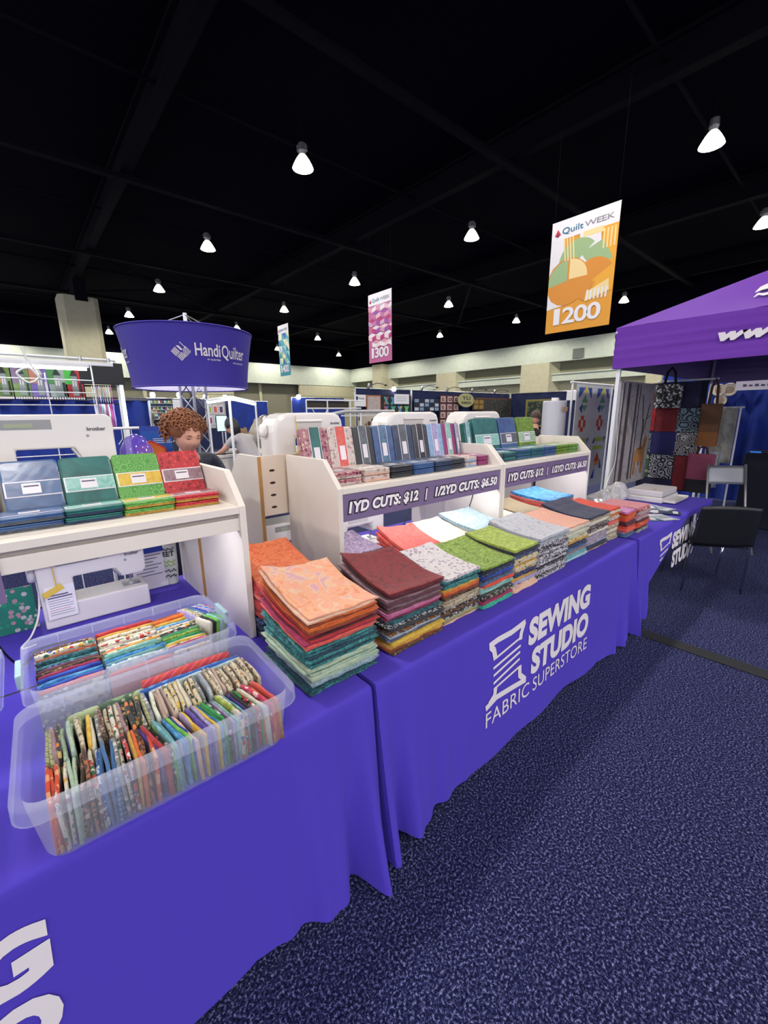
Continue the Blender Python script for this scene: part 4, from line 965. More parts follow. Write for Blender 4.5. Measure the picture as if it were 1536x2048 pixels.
blob('crumpled clear plastic bag heaped behind the striped fabric', (3.35, .58, TZ+.003), .17, .13, .17, 1, M_POLY)
blob('crumpled grey plastic bag slumped against the tent pole', (3.75, .62, TZ+.003), .16, .10, .20, 2, M_POLY)
blob('small clear plastic bag lying beside the far shelf', (3.20, .70, TZ+.003), .10, .05, .13, 3, M_POLY)
for q in range(3):
    c_ = thing('tubing_coil', 'clear tubing coil lying behind the striped fabric', 'tubing', (3.36+.01*q, .44, TZ+.012+q*.02), 0, 'coils of clear tubing')
    MB().tube([(.10*cos(a), .07*sin(a), .004*sin(3*a)) for a in [2*PI*i/28 for i in range(29)]], .009, 8).build('loop', mat('clear_tubing', 'b4b8c4', .15, coat=.5), c_, smooth=True)

# ------------------------------------------------------------------ black chair, folding chair
chr_ = thing('stacking_chair', 'black plastic stacking chair with chrome legs drawn up to the purple table', 'chair', (3.91, -.241, 0), math.atan2(.6, .8)-PI/2)
# local: y forward (to the table), x across
def backsh(u, v):
    x = (u-.5)*.50*(1-.08*v); a = .045*(1-(2*u-1)**2)
    return (x, -.055-.06*v-a*1.0+.02, .47+.36*v+.02*(1-(2*u-1)**2)*v)
MB().grid(backsh, 16, 12).build('backrest', M_BLACK, chr_, smooth=True, solid=.012)
MB().grid(lambda u, v: ((u-.5)*.46, .0+.42*v, .445-.022*sin(PI*v)*(1-(2*u-1)**2)+.03*(1-v)**3*0), 14, 14).build('seat', M_BLACK, chr_, smooth=True, solid=.012)
M_CHROME = mat('chrome', 'd8d8dc', .08, metal=1)
for sx in (-1, 1):
    MB().tube([(sx*.243, 0, 0), (sx*.235, -.02, .42), (sx*.235, -.05, .62), (sx*.23, -.07, .72)], .0095, 10).build('leg', M_CHROME, chr_, smooth=True)
    MB().tube([(sx*.25, .44, 0), (sx*.235, .36, .42)], .0095, 10).build('leg', M_CHROME, chr_, smooth=True)
    MB().tube([(sx*.235, -.02, .425), (sx*.235, .37, .425)], .0095, 10).build('seat_rail', M_CHROME, chr_)
fc = thing('folding_chair', 'grey metal folding chair standing under the violet canopy', 'chair', (5.55, .0, 0), -.9)
M_FC = mat('grey_folding_metal', '8c8c90', .4, metal=.5)
for sx in (-1, 1):
    MB().tube([(sx*.21, -.22, 0), (sx*.21, .05, .52), (sx*.20, .16, 1.02)], .013, 8).build('frame_tube', M_FC, fc, smooth=True)
    MB().tube([(sx*.19, .30, 0), (sx*.19, -.02, .46)], .013, 8).build('leg', M_FC, fc, smooth=True)
MB().box(-.19, .19, -.22, .14, .445, .47).build('seat', mat('seat_beige', 'a8a298', .5), fc, bevel=.01)
MB().grid(lambda u, v: ((u-.5)*.42, .115+.05*v+.03*(1-(2*u-1)**2), .78+.22*v), 10, 6).build('backrest', M_FC, fc, smooth=True, solid=.008)

# ------------------------------------------------------------------ violet canopy tent
XA, XB_, YP, YM = 4.44, 8.65, 1.06, -3.1
ZV, ZE, ZP = 2.12, 2.55, 3.62
tn = thing('canopy_tent', 'violet pop-up canopy with white lettering on its valance', 'tent', (0,0,0))
PK = ((XA+XB_)/2, (YP+YM)/2, ZP)
cor = [(XA, YP), (XA, YM), (XB_, YM), (XB_, YP)]
for i in range(4):
    a, b = cor[i], cor[(i+1) % 4]
    def roof(u, v, a=a, b=b):
        x = a[0]+(b[0]-a[0])*u; y = a[1]+(b[1]-a[1])*u; q = v
        w_ = .012*sin(23*u+3*v)*sin(PI*u)*(1-v)-.05*sin(PI*u)*sin(PI*v)*(1-v)
        return (x+(PK[0]-x)*q, y+(PK[1]-y)*q, ZE+(ZP-ZE)*q+w_)
    MB().grid(roof, 40, 16).build('roof_panel', M_TENT, tn, smooth=True)
    nx, ny = (b[1]-a[1]), -(b[0]-a[0]); ln = math.hypot(nx, ny); nx /= -ln; ny /= -ln
    def val(u, v, a=a, b=b, off=0):
        x = a[0]+(b[0]-a[0])*u; y = a[1]+(b[1]-a[1])*u; z = ZE-(ZE-ZV)*v
        w_ = (.010*sin(31*v+5*u)+.008*sin(17*u+6*v))*sin(PI*v)+off
        sag = .018*sin(PI*u)*v
        return (x+nx*w_, y+ny*w_, z+sag)
    MB().grid(val, 60, 14).build('valance', M_TENT, tn, smooth=True)
    MB().grid(lambda u, v: val(u, v, a, b, .006), 60, 14).build('valance_backlit_side', M_TENTIN, tn, smooth=True)
for x, y in cor:
    ax_ = x-.075 if x > 5 else x+.035; ay_ = y-.075 if y > 0 else y+.035
    p = MB().box(ax_, ax_+.04, ay_, ay_+.04, 0, ZE-.06).build('pole', M_WHITEM, tn, bevel=.003)
    MB().box(ax_-.03, ax_+.07, ay_-.03, ay_+.07, 0, .008).build('foot', M_WHITEM, p)
    MB().tube([(x, y, ZE-.05), (PK[0], PK[1], ZP-.1)], .014, 6).build('rafter', M_WHITEM, tn)
letter('www.', M_WPRINT, tn, (XA-.022, .128, 2.292), (0,-1,0), (0,0,1), .60, .080, .06, .25)
def on_roof(u, v):
    d = _f+_R*((u-768)/F_PX)+_U*((1024-v)/F_PX); k2 = (ZP-ZE)/(PK[0]-XA)
    q = (ZE-.02+k2*(CAM.x-XA)-CAM.z)/(d.z-k2*d.x); p = CAM+d*q; return (p.x-.012, p.y, p.z+.022)
mb = MB(); stroke(mb, [(1510, 590), (1522, 582), (1536, 577), (1560, 574)], [1, 7, 10, 10], on_roof); stroke(mb, [(1507, 600), (1516, 593), (1526, 594), (1545, 590)], [1, 4, 5, 5], on_roof)
mb.build('roof_emblem', M_WPRINT, tn)
cable('white cable looping down the tent pole', [(4.50, 1.03, 1.95), (4.60, 1.0, 1.5), (4.62, .98, 1.1), (4.4, .95, .9), (4.2, .9, .80)], .006, M_WHITEM)

# ------------------------------------------------------------------ quilts and bags hung in the tent
def hung(name, label, cat, x, X0, Y0, X1, Y1, mt_, thick=.01, sc=6.0, ox=1280, oy=720, group=None):
    a = pl(ox+X0/sc, oy+(Y0+Y1)/2/sc, 'x', x); b = pl(ox+X1/sc, oy+(Y0+Y1)/2/sc, 'x', x); c = pl(ox+(X0+X1)/2/sc, oy+Y0/sc, 'x', x); d = pl(ox+(X0+X1)/2/sc, oy+Y1/sc, 'x', x)
    return (min(a.y, b.y), max(a.y, b.y), d.z, c.z)
TX = 6.0
pq = thing('patchwork_quilt', 'large patchwork hanging of dark red, navy and black-and-white squares', 'quilt', (0,0,0))
e0 = hung('', '', '', TX, 20, 270, 720, 1560, None)
MB().box(TX, TX+.012, e0[0], e0[1], e0[2], e0[3]).build('backing', mat('quilt_backing', '141628', .9), pq)
MB().tube([(TX+.02, e0[0]-.1, e0[3]+.02), (TX+.02, YP-.0, e0[3]+.02)], .012, 8).build('hanging_rod', M_WHITEM, pq)
bwring = print_mat('cotton_bwring', 'ring', ['16151c', 'c4c0c8'], 10); gring = print_mat('cotton_gring', 'ring', ['2c3038', '8aa0ac'], 10)
squig = print_mat('cotton_squiggle', 'ring', ['15141a', 'c0bcc0'], 16); bwfl = print_mat('cotton_bwflower', 'floral', ['141318', 'c8c4c4', 'd4d0d0'], 26)
navyr = print_mat('cotton_navyring', 'ring', ['15143c', '1e1c4c'], 7)
for X0, Y0, X1, Y1, mt_ in ((30,290,185,575,fab('darkred')), (10,575,185,850,fab('red')), (500,262,730,575,navyr), (185,575,455,862,fab('darkred')), (440,575,715,872,gring), (135,862,425,1135,fab('royal') if 0 else mat('quilt_indigo', '1d1a52', .8, var=.3)), (415,872,700,1150,squig), (0,870,135,1130,gring), (105,1135,392,1420,bwring), (0,1130,105,1400,fab('leaves')), (388,1150,560,1560,fab('darkred')), (0,1420,390,1500,navyr)):
    p = hung('', '', '', TX, X0, Y0, X1, Y1, None)
    MB().box(TX-.008, TX, p[0]+.003, p[1]-.003, p[2]+.003, p[3]-.003).build('patch', mt_, pq, bevel=.003)
def tote(label, x, X0, Y0, X1, Y1, body, handle, hl, low=None, drop=0):
    p = hung('', '', '', x, X0, Y0, X1, Y1, None); w_ = p[1]-p[0]; h_ = p[3]-p[2]
    t = thing('tote_bag', label, 'tote bag', (x, (p[0]+p[1])/2, p[2]))
    def B(u, v):
        a = u*2*PI; sq = lambda c: math.copysign(abs(c)**.35, c)
        return (.05*sq(cos(a))*(1-.5*v), w_/2*sq(sin(a))*(.94+.06*v), h_*v)
    mb = MB().grid(B, 32, 10); mb.f.append(tuple(range(33))); mb.m.append(0)
    mb.build('bag', body, t, smooth=False)
    if low: MB().grid(lambda u, v: (lambda q: (q[0]*1.06, q[1]*1.01, q[2]))(B(u, v*.34)), 32, 4).build('lower_panel', low, t)
    for sx in (-.012, .012):
        MB().tube([(sx, -w_*.2, h_*.98), (sx, -w_*.14, h_+hl*.7), (sx, 0, h_+hl), (sx, w_*.14, h_+hl*.7), (sx, w_*.2, h_*.98)], .012, 6).build('handle', handle, t, smooth=True)
    return t
M_BRN = mat('brown_canvas', '5c3a1e', .75, var=.2); M_BRN2 = mat('tan_brown_canvas', '7a4a1c', .75, var=.2); M_DK = mat('dark_webbing', '17141c', .8)
tote('black and white flowered tote bag with black handles hung from the tent', TX-.09, 180, 290, 510, 575, bwfl, M_DK, .21)
tote('brown tote bag with long straps hung from the tent', TX-.09, 705, 525, 960, 1035, M_BRN, M_BRN, .30, M_BRN2)
tote('rose pink tote bag with a black base and brown straps', TX-.09, 550, 1125, 880, 1590, mat('rose_canvas', '8a3c58', .75, var=.25), mat('maroon_strap', '4a1824', .8), .10, M_DK)
# woodland quilt along the side of the tent
wq = thing('woodland_quilt', 'woodland quilt with bare trees and an orange deer hung beside the tent pole', 'quilt', (0,0,0))
Y_ = 1.0
MB().box(4.60, 5.75, Y_, Y_+.012, .74, 2.0).build('ground_cloth', print_mat('cotton_wood', 'batik', ['9a9092', 'c4bcba', 'aea4a4'], 6), wq)
for x, w_ in ((4.70, .035), (4.86, .09), (5.12, .05), (5.22, .02)):
    MB().prism([(x-w_/2, .80), (x+w_/2, .80), (x+w_*.35, 1.98), (x-w_*.35, 1.98)], Y_-.006, Y_, 'y').build('tree_trunk', mat('bark_print', '4a3c3e', .9, var=.4), wq)
mb = MB()
for a, b, w_ in (((5.45, .95), (5.45, 1.55), .03), ((5.45, 1.3), (5.62, 1.75), .018), ((5.45, 1.45), (5.34, 1.85), .016), ((5.55, 1.55), (5.68, 1.6), .012)): mb.obox(((a[0]+b[0])/2, Y_-.003, (a[1]+b[1])/2), ((b[0]-a[0])/2, 0, (b[1]-a[1])/2), (0, .003, 0), (w_/2, 0, 0))
mb.build('bare_tree', mat('bark_print', '4a3c3e', .9, var=.4), wq)
MB().prism([(5.28, .84), (5.33, .84), (5.34, 1.0), (5.52, 1.0), (5.53, .84), (5.58, .84), (5.60, 1.12), (5.66, 1.28), (5.60, 1.34), (5.52, 1.2), (5.34, 1.18), (5.28, 1.08)], Y_-.006, Y_, 'y').build('deer_applique', mat('deer_print', '9a6430', .85, var=.35), wq)
MB().box(5.28, 5.62, Y_-.008, Y_-.006, 1.0, 1.16).build('deer_flank', mat('deer_flank', 'a8743c', .85, var=.3), wq)
tag(MB().grid(lambda u, v: (4.52+.16*u, 1.01-.012*sin(14*u+2*v), .80+1.18*v), 20, 10).build('plastic_sleeve', mat('clear_sleeve', 'b8b0b0', .15, coat=.8, bump=.5, bscale=12), None, solid=.002), 'clear plastic sleeve hanging on the tent pole side', 'plastic sleeve')
# grey sampler quilt, roll of batting
sq = thing('sampler_quilt', 'pale grey sampler quilt with bright stars and bars hung behind the far shelf', 'quilt', (0,0,0))
Y_ = 1.72
MB().box(5.05, 6.15, Y_, Y_+.012, .55, 2.02).build('ground_cloth', mat('quilt_grey', 'c0c6c8', .85, var=.08), sq)
cB, cG, cY, cR, cL = [mat('applique_'+h, h, .8) for h in ('2f4f9c', '5c9c6c', 'd8c848', 'b8442c', 'a8b848')]
def tri(a, b, c, mt_): MB().prism([a, b, c], Y_-.006, Y_, 'y').build('patch', mt_, sq)
def rec(x0, x1, z0, z1, mt_): MB().box(x0, x1, Y_-.006, Y_, z0, z1).build('patch', mt_, sq)
for dx in (0, .58):
    tri((5.12+dx, 1.98), (5.30+dx, 1.98), (5.12+dx, 1.84), cB); tri((5.50+dx, 1.98), (5.38+dx, 1.98), (5.50+dx, 1.84), cB); rec(5.28+dx, 5.36+dx, 1.9, 1.99, cY)
    tri((5.22+dx, 1.78), (5.31+dx, 1.88), (5.40+dx, 1.78), cG); tri((5.22+dx, 1.74), (5.31+dx, 1.66), (5.40+dx, 1.74), cG); tri((5.16+dx, 1.70), (5.24+dx, 1.76), (5.24+dx, 1.64), cB)
    for q in range(4): rec(*[(5.18+dx, 5.24+dx, 1.44, 1.54), (5.32+dx, 5.38+dx, 1.44, 1.54), (5.24+dx, 5.32+dx, 1.54, 1.60), (5.24+dx, 5.32+dx, 1.38, 1.44)][q], cR)
    rec(5.18+dx, 5.44+dx, 1.22, 1.28, cL); rec(5.14+dx, 5.46+dx, 1.10, 1.15, cL); tri((5.10+dx, 1.2), (5.16+dx, 1.28), (5.16+dx, 1.2), cB); tri((5.48+dx, 1.2), (5.48+dx, 1.28), (5.54+dx, 1.28), cB)
    tri((5.22+dx, .92), (5.31+dx, 1.05), (5.40+dx, .92), cR); rec(5.24+dx, 5.38+dx, .86, .92, mat('applique_d89038', 'd89038', .8)); tri((5.42+dx, .80), (5.42+dx, .94), (5.50+dx, .80), cB); tri((5.15+dx, .66), (5.25+dx, .80), (5.25+dx, .66), cB)
MB().tube([(4.9, Y_+.02, 2.04), (6.3, Y_+.02, 2.04)], .014, 8).build('hanging_rod', M_WHITEM, sq)
for x in (4.95, 6.25): MB().tube([(x, Y_+.02, 0), (x, Y_+.02, 2.06)], .014, 8).build('stand_post', M_WHITEM, sq)
rl = thing('batting_roll', 'tall wrapped roll of white batting standing behind the green bundle', 'roll', (4.72, 1.85, 0))
MB().lathe([(.0, 0), (.15, 0), (.155, .02), (.150, 1.78), (.146, 1.80), (0, 1.80)], 24).build('roll', mat('batting_wrap', 'b4b4bc', .35, coat=.4, bump=.6, bscale=9), rl, smooth=True)
MB().lathe([(.0, 1.8), (.045, 1.8), (.045, 1.84), (0, 1.84)], 20).build('core', M_PAPER, rl)
MB().box(-.09, .05, -.158, -.152, 1.66, 1.72).build('label', mat('kraft_label', 'b89a80', .7), rl)

# ------------------------------------------------------------------ behind the tent: drape, plates, rack, covered table
def drape(label, p0, p1, z1, mt_, z0=.02, waves=18, amp=.03, group=None):
    p0 = Vector((*p0, 0)); p1 = Vector((*p1, 0)); d = p1-p0; n = Vector((-d.y, d.x, 0)).normalized(); L_ = d.length
    t = thing('drape', label, 'drape', (0,0,0), 0, group)
    def P(u, v): q = p0+d*u+n*(amp*sin(2*PI*u*L_*waves/6+.6*sin(5*u))*(.7+.3*(1-v))); return (q.x, q.y, z0+(z1-z0)*v)
    MB().grid(P, int(L_*30), 3).build('curtain', mt_, t, smooth=True)
    MB().tube([p0+Vector((0,0,z1)), p1+Vector((0,0,z1))], .02, 8).build('top_pipe', M_STEEL, t)
    for q in (p0, p1): MB().tube([q, q+Vector((0,0,z1))], .02, 8).build('upright_pipe', M_STEEL, t)
    return t
drape('royal blue pleated drape behind the violet canopy tent', (9.05, 1.9), (9.05, -4.5), 2.44, M_BLUED, waves=22, amp=.05)
for i, (u, v, r) in enumerate(((1438, 780, .105), (1459, 779, .115), (1441, 801, .095))):
    c = pl(u, v, 'x', 8.93); t = thing('wall_plate', 'round cream plate with a brown picture hung on the blue drape', 'plate', (8.95, c.y, c.z-r), 0, 'plates on the blue drape')
    MB().lathe([(0, -.012), (r*.8, -.008), (r, -.022), (r, -.016), (r*.8, .0), (0, 0)], 28, c=(0, 0, r), axis='x').build('plate', mat('cream_plate', 'cfc4b0', .4), t, smooth=True)
    MB().lathe([(0, -.014), (r*.55, -.0125), (r*.55, -.009), (0, -.009)], 24, c=(0, 0, r), axis='x').build('picture', print_mat('plate_print', 'batik', ['6a5240', 'c0ac90', 'a08868'], 18), t)
c = pl(1512, 770, 'x', 8.95)
t = thing('booth_sign', 'white paper name sign clipped to the blue drape', 'sign', (8.93, c.y, c.z-.08)); MB().box(-.004, 0, -.27, .27, 0, .16).build('sheet', M_PAPER, t)
for q in range(5): MB().box(-.006, -.004, -.2+q*.08, -.15+q*.08, .06, .10-.01*(q % 2)).build('printed_mark', mat('card_ink', '5a5470', .6), t)
rk = thing('towel_rack', 'white stand with a cream embroidered runner hanging from it', 'rack', (6.5, .34, 0))
for y in (-.14, .16): MB().tube([(0, y, 0), (0, y, 1.69)], .012, 8).build('post', M_WHITEM, rk)
MB().tube([(0, -.18, 1.69), (0, .2, 1.69)], .012, 8).build('top_bar', M_WHITEM, rk)
MB().grid(lambda u, v: (-.014+.01*sin(9*u), -.12+.26*u, .95+.74*v), 20, 12).build('runner', print_mat('runner_cloth', 'batik', ['b8b4a4', 'cac6b6', 'a8a494'], 6), rk, smooth=True, solid=.004)
MB().grid(lambda u, v: (-.03+.01*sin(12*u), -.02+.17*u, .60+.50*v), 16, 10).build('tea_towel', mat('towel_blue_white', 'a8aebc', .8), rk, smooth=True, solid=.004)
ct = thing('covered_table', 'tall counter covered in near-black navy cloth at the tent edge', 'table', (7.0, -.55, 0))
MB().box(0, .75, -1.6, .70, 0, 1.06).build('cover', mat('near_black_navy', '0b0d22', .85), ct, bevel=.02)
t = thing('card_reader', 'small black card reader with a blue screen on the navy counter', 'card reader', (7.1, -.0, 1.062)); MB().box(-.06, .06, -.10, .12, 0, .03).build('body', M_BLACK, t, bevel=.006); MB().box(-.07, -.06, -.02, .10, .005, .028).build('screen', mat('reader_blue', '2a6ac0', .3, emit=.4), t)
MB_ = thing('monitor', 'black monitor back standing on the navy counter', 'monitor', (7.35, -.28, 1.062)); MB().box(-.02, .02, -.33, .12, .10, .52).build('housing', M_BLACK, MB_, bevel=.012); MB().box(-.01, .01, -.14, -.08, 0, .12).build('stand', M_BLACK, MB_); MB().box(-.09, .09, -.2, 0, 0, .012).build('foot', M_BLACK, MB_)
# ================================================================== LEFT BACKGROUND: GRIDWALL BOOTH
gw = thing('gridwall', 'white wire gridwall standing behind the large sewing machine', 'wire rack', (0, 3.6, 0))
for i in range(15):
    z = .5+i*.105
    MB().tube([(-1.5, 0, z), (-.17, 0, z)], .0045, 5).build('wire', M_WHITEM, gw)
for i in range(5):
    x = -1.5+i*.3325; MB().tube([(x, .006, .02), (x, .006, 2.02)], .0045, 5).build('upright_wire', M_WHITEM, gw)
MB().box(-1.6, .0, .02, .05, 2.10, 2.13).build('top_rail', M_WHITEM, gw)
for x in (-1.5, -.17): MB().tube([(x, .02, 0), (x, .02, 2.12)], .006, 8).box(x-.02, x+.02, -.2, .25, 0, .02).build('post', M_WHITEM, gw)
tl = thing('tube_light', 'long fluorescent tube glowing along the top of the white gridwall', 'tube light', (0, 3.58, 0))
MB().box(-1.5, -.19, -.02, .02, 2.075, 2.10).build('housing', M_WHITEM, tl); MB().tube([(-1.48, -.005, 2.062), (-.21, -.005, 2.062)], .014, 10).build('tube', M_TUBE, tl)
cable('white power cable coiled at the end of the gridwall light', [(-.62, 3.5, 2.20), (-.60, 3.5, 2.10), (-.55, 3.49, 1.98), (-.62, 3.49, 1.93), (-.68, 3.49, 2.0), (-.60, 3.49, 2.04), (-.54, 3.49, 1.96)], .008, M_WPLASTIC)
drape('royal blue drape behind the white gridwall', (-3.4, 5.3), (.62, 5.3), 1.86, M_BLUED, waves=26, amp=.04)
PANC = [('b8895c', '6f8a50', '2c3028'), ('8c7a94', '7f9a64', '3a4a50'), ('d08a74', '7a68b0', 'c8c4c0'), ('4f8a50', '9aa8a0', '2c3c34'), ('4fb84c', 'b83a40', '3c3434')]
for i, (xa, xb) in enumerate(((-12, 26), (22, 63), (58, 100), (93, 136), (128, 168))):
    a = pl(xa, 765, 'y', 5.0); b = pl(xb, 765, 'y', 5.0); zt = pl(80, 728, 'y', 5.0).z; zb = pl(80, 799, 'y', 5.0).z
    t = thing('printed_panel', ['ochre', 'mauve grey', 'coral and violet', 'leaf green', 'green and red'][i]+' cottage print panel hanging behind the gridwall', 'fabric panel', (0, 5.0, 0))
    w_ = b.x-a.x; x0 = a.x+.012; x1 = b.x-.012; cs = [mat('panel_'+h, h, .8, var=.3) for h in PANC[i]]; h_ = zt-zb
    MB().box(x0-.012, x1+.012, 0, .01, zb, zt).build('border', mat('panel_black', '16181c', .8), t)
    MB().box(x0, x1, -.004, 0, zb+.03, zt-.01).build('field', cs[1], t)
    MB().box(x0, x0+w_*.42, -.006, -.004, zb+h_*.45, zt-.02).build('sky_block', cs[0], t)
    MB().prism([(x0+w_*.3, zb+h_*.7), (x0+w_*.45, zb+h_*.88), (x0+w_*.6, zb+h_*.7), (x0+w_*.6, zb+h_*.12), (x0+w_*.3, zb+h_*.12)], -.009, -.006, 'y').build('house_shape', mat('panel_stone', '8f9a98', .8, var=.3), t)
    MB().prism([(x0+w_*.26, zb+h_*.70), (x0+w_*.45, zb+h_*.93), (x0+w_*.64, zb+h_*.70)], -.011, -.009, 'y').build('roof_shape', cs[2], t)
    for q in range(2): MB().box(x0+w_*(.35+.12*q), x0+w_*(.41+.12*q), -.011, -.009, zb+h_*.4, zb+h_*.55).build('window_shape', M_PAPER, t)
    MB().box(x0+w_*.66, x1-w_*.08, -.008, -.004, zb+h_*.1, zb+h_*.5).build('garden_block', cs[2], t)
    for q in range(7):
        xx = x0+(q+.5)*(x1-x0)/7; MB().box(xx-.008, xx+.008, -.006, -.004, zb+.004, zb+.026).build('fringe_square', M_PAPER, t)
mo = thing('hanging_screen', 'black flat screen seen from behind, hung from a white rail', 'screen', (0, 4.5, 0))
a = pl(154, 722, 'y', 4.5); b = pl(250, 770, 'y', 4.5)
MB().box(a.x, b.x, 0, .035, b.z, a.z).build('panel', mat('screen_black', '0a0a10', .5), mo, bevel=.006)
MB().tube([(a.x-1.6, .03, a.z+.03), (b.x-.06, .03, a.z+.03)], .012, 8).build('rail', M_WHITEM, mo)
for x in (a.x+.03, b.x-.12): MB().tube([(x, .02, a.z-.02), (x, .02, a.z+.05)], .014, 6).build('hook', M_STEEL, mo)
MB().tube([(b.x-.06, .05, 0), (b.x-.06, .05, a.z+.03)], .014, 8).build('rail_post', M_WHITEM, mo)
rc = ['d8e4e8', 'c84c94', '9a7ac0', 'e0dce8', '5c8cb8', 'd888b0', 'a8d8dc', 'e8e4ea', 'b05890']
for r_, (u0, u1, v0, v1) in enumerate(((184, 226, 772, 806), (192, 232, 808, 856))):
    for q in range(9):
        a = pl(u0+(u1-u0)*q/9, v0, 'y', 5.05); b = pl(u0+(u1-u0)*(q+.8)/9, v1, 'y', 5.05)
        o = MB().grid(lambda u, v: (a.x+(b.x-a.x)*u, 5.05+.01*sin(9*v+q), b.z+(a.z-b.z)*v), 3, 8).build('hanging_ribbon', mat('ribbon_'+rc[(q+r_*3) % 9], rc[(q+r_*3) % 9], .5), None, smooth=True, solid=.004)
        tag(o, '%s ribbon strip hanging by the blue drape, %s tier' % (['white', 'magenta', 'violet', 'pale grey', 'steel blue', 'pink', 'aqua', 'off-white', 'plum'][(q+r_*3) % 9], 'upper' if r_ == 0 else 'lower'), 'ribbon', 'ribbons hanging by the blue drape')
    tt = pl((u0+u1)/2, v0, 'y', 5.05)
    rr = thing('ribbon_rail', 'dark rail holding the %s tier of ribbons' % ('upper' if r_ == 0 else 'lower'), 'rail', (tt.x, 5.08, tt.z)); MB().tube([(-.2, 0, 0), (.2, 0, 0)], .01, 6).build('bar', M_BLACK, rr); MB().tube([(.2, 0, 0), (.2, .0, -tt.z)], .01, 6).build('post', M_BLACK, rr)
vt = pl(243, 772, 'y', 5.0); vb = pl(250, 852, 'y', 5.0)
t = thing('tube_light', 'upright fluorescent tube at the end of the blue drape', 'tube light', (vt.x, 5.0, 0)); MB().tube([(0, 0, vb.z), (0, 0, vt.z)], .012, 10).build('tube', M_TUBE, t); MB().box(-.02, .02, .02, .04, 0, vt.z+.05).build('post', M_WHITEM, t)
# white clothes rail, banner stand and orange quilt behind the red bundle
wrk = thing('garment_rail', 'white rail with hangers standing behind the green bundle', 'rack', (0, 2.62, 0))
MB().tube([(-.36, 0, 1.575), (.24, 0, 1.575)], .010, 8).build('top_rail', M_WHITEM, wrk)
for x in (-.36, .24): MB().tube([(x, 0, 0), (x, 0, 1.58)], .012, 8).build('post', M_WHITEM, wrk)
for i in range(9): MB().tube([(-.30+i*.062, 0, 1.575), (-.30+i*.062, .0, 1.50), (-.33+i*.062, 0, 1.46)], .003, 5).build('hanger_hook', M_WHITEM, wrk)
for z in (1.1, 1.3): MB().tube([(-.36, .01, z), (.24, .01, z)], .006, 6).build('cross_wire', M_WHITEM, wrk)
ps = thing('poster', 'royal blue poster with white lines of print behind the curly-haired person', 'poster', (0, 2.55, 0))
a = pl(278, 853, 'y', 2.55); b = pl(345, 892, 'y', 2.55)
MB().box(a.x, b.x, 0, .006, b.z-.5, a.z).build('board', mat('poster_blue', '1c3c98', .5), ps)
MB().box(a.x+.004, b.x, -.003, 0, b.z-.02, a.z-.035).build('panel', mat('poster_mid_blue', '1450a8', .5), ps)
letter('Square', M_PAPER, ps, (a.x+.03, -.005, b.z+.005), (1,0,0), (0,0,1), .06, .014, .04)
for q in range(3): MB().box(a.x+.08, b.x-.01*q, -.005, -.003, b.z+.03+q*.014, b.z+.034+q*.014).build('printed_line', M_PAPER, ps)
hx = thing('hexagon_quilt', 'red and orange hexagon quilted mat standing below the blue poster', 'quilt', (0, 2.48, 0))
c = pl(305, 912, 'y', 2.48)
MB().lathe([(.0, 0), (.115, 0), (.115, .012), (0, .012)], 6, c=(c.x, 0, c.z), axis='y').build('border', mat('hex_red', 'b02c20', .8), hx); MB().lathe([(.0, -.006), (.10, -.006), (.10, 0), (0, 0)], 6, c=(c.x, 0, c.z), axis='y').build('centre', fab('creamor') if 0 else mat('hex_orange', 'c8662c', .8, var=.4), hx)
MB().box(c.x-.01, c.x+.01, .0, .02, .0, c.z-.1).build('stand', M_WHITEM, hx)
# violet clear dust cover, white papers and small white box on the rear shelf
dc = thing('dust_cover', 'violet see-through dome cover beside the large sewing machine', 'cover', (-.335, 1.35, HB+.003))
M_VIO = mat('violet_film', '6a50c0', .1, alpha=.6, coat=.8)
MB().lathe([(.075, 0), (.078, .03), (.082, .10), (.07, .19), (.04, .245), (.0, .262)], 24, cap=False).build('dome', M_VIO, dc, smooth=True)
MB().box(-.04, .02, -.084, -.080, .12, .155).build('label', mat('label_teal', '3ca0b0', .5), dc)
MB().lathe([(.0, 0), (.05, 0), (.05, .06), (0, .07)], 16).build('filling', mat('violet_filling', '5a3aa8', .5), dc)
for i, (x, y, sx) in enumerate(((-.66, 1.20, .07), (-.51, 1.20, .06), (-.41, 1.21, .03))):
    o = MB().grid(lambda u, v: ((u-.5)*2*sx, (v-.5)*.08, .085+.03*abs(sin(5*u+i*2))+.02*sin(7*v+i)), 10, 6).build('crumpled_tissue', M_PAPER, None, (x, y, HB+.004), 0, False, solid=.002)
    tag(o, 'crumpled white tissue lying before the large sewing machine', 'tissue', 'crumpled tissues by the large sewing machine')
    o.location.z = HB+.006
t = thing('bobbin_case', 'small white accessory box beside the violet cover', 'box', (-.33, 1.20, HB+.003)); MB().box(-.05, .06, -.03, .03, 0, .10).build('body', M_WPLASTIC, t, bevel=.008); MB().lathe([(.0, -.004), (.016, -.004), (.016, 0)], 16, c=(-.035, -.03, .07), axis='y').build('dial', M_STEEL, t)

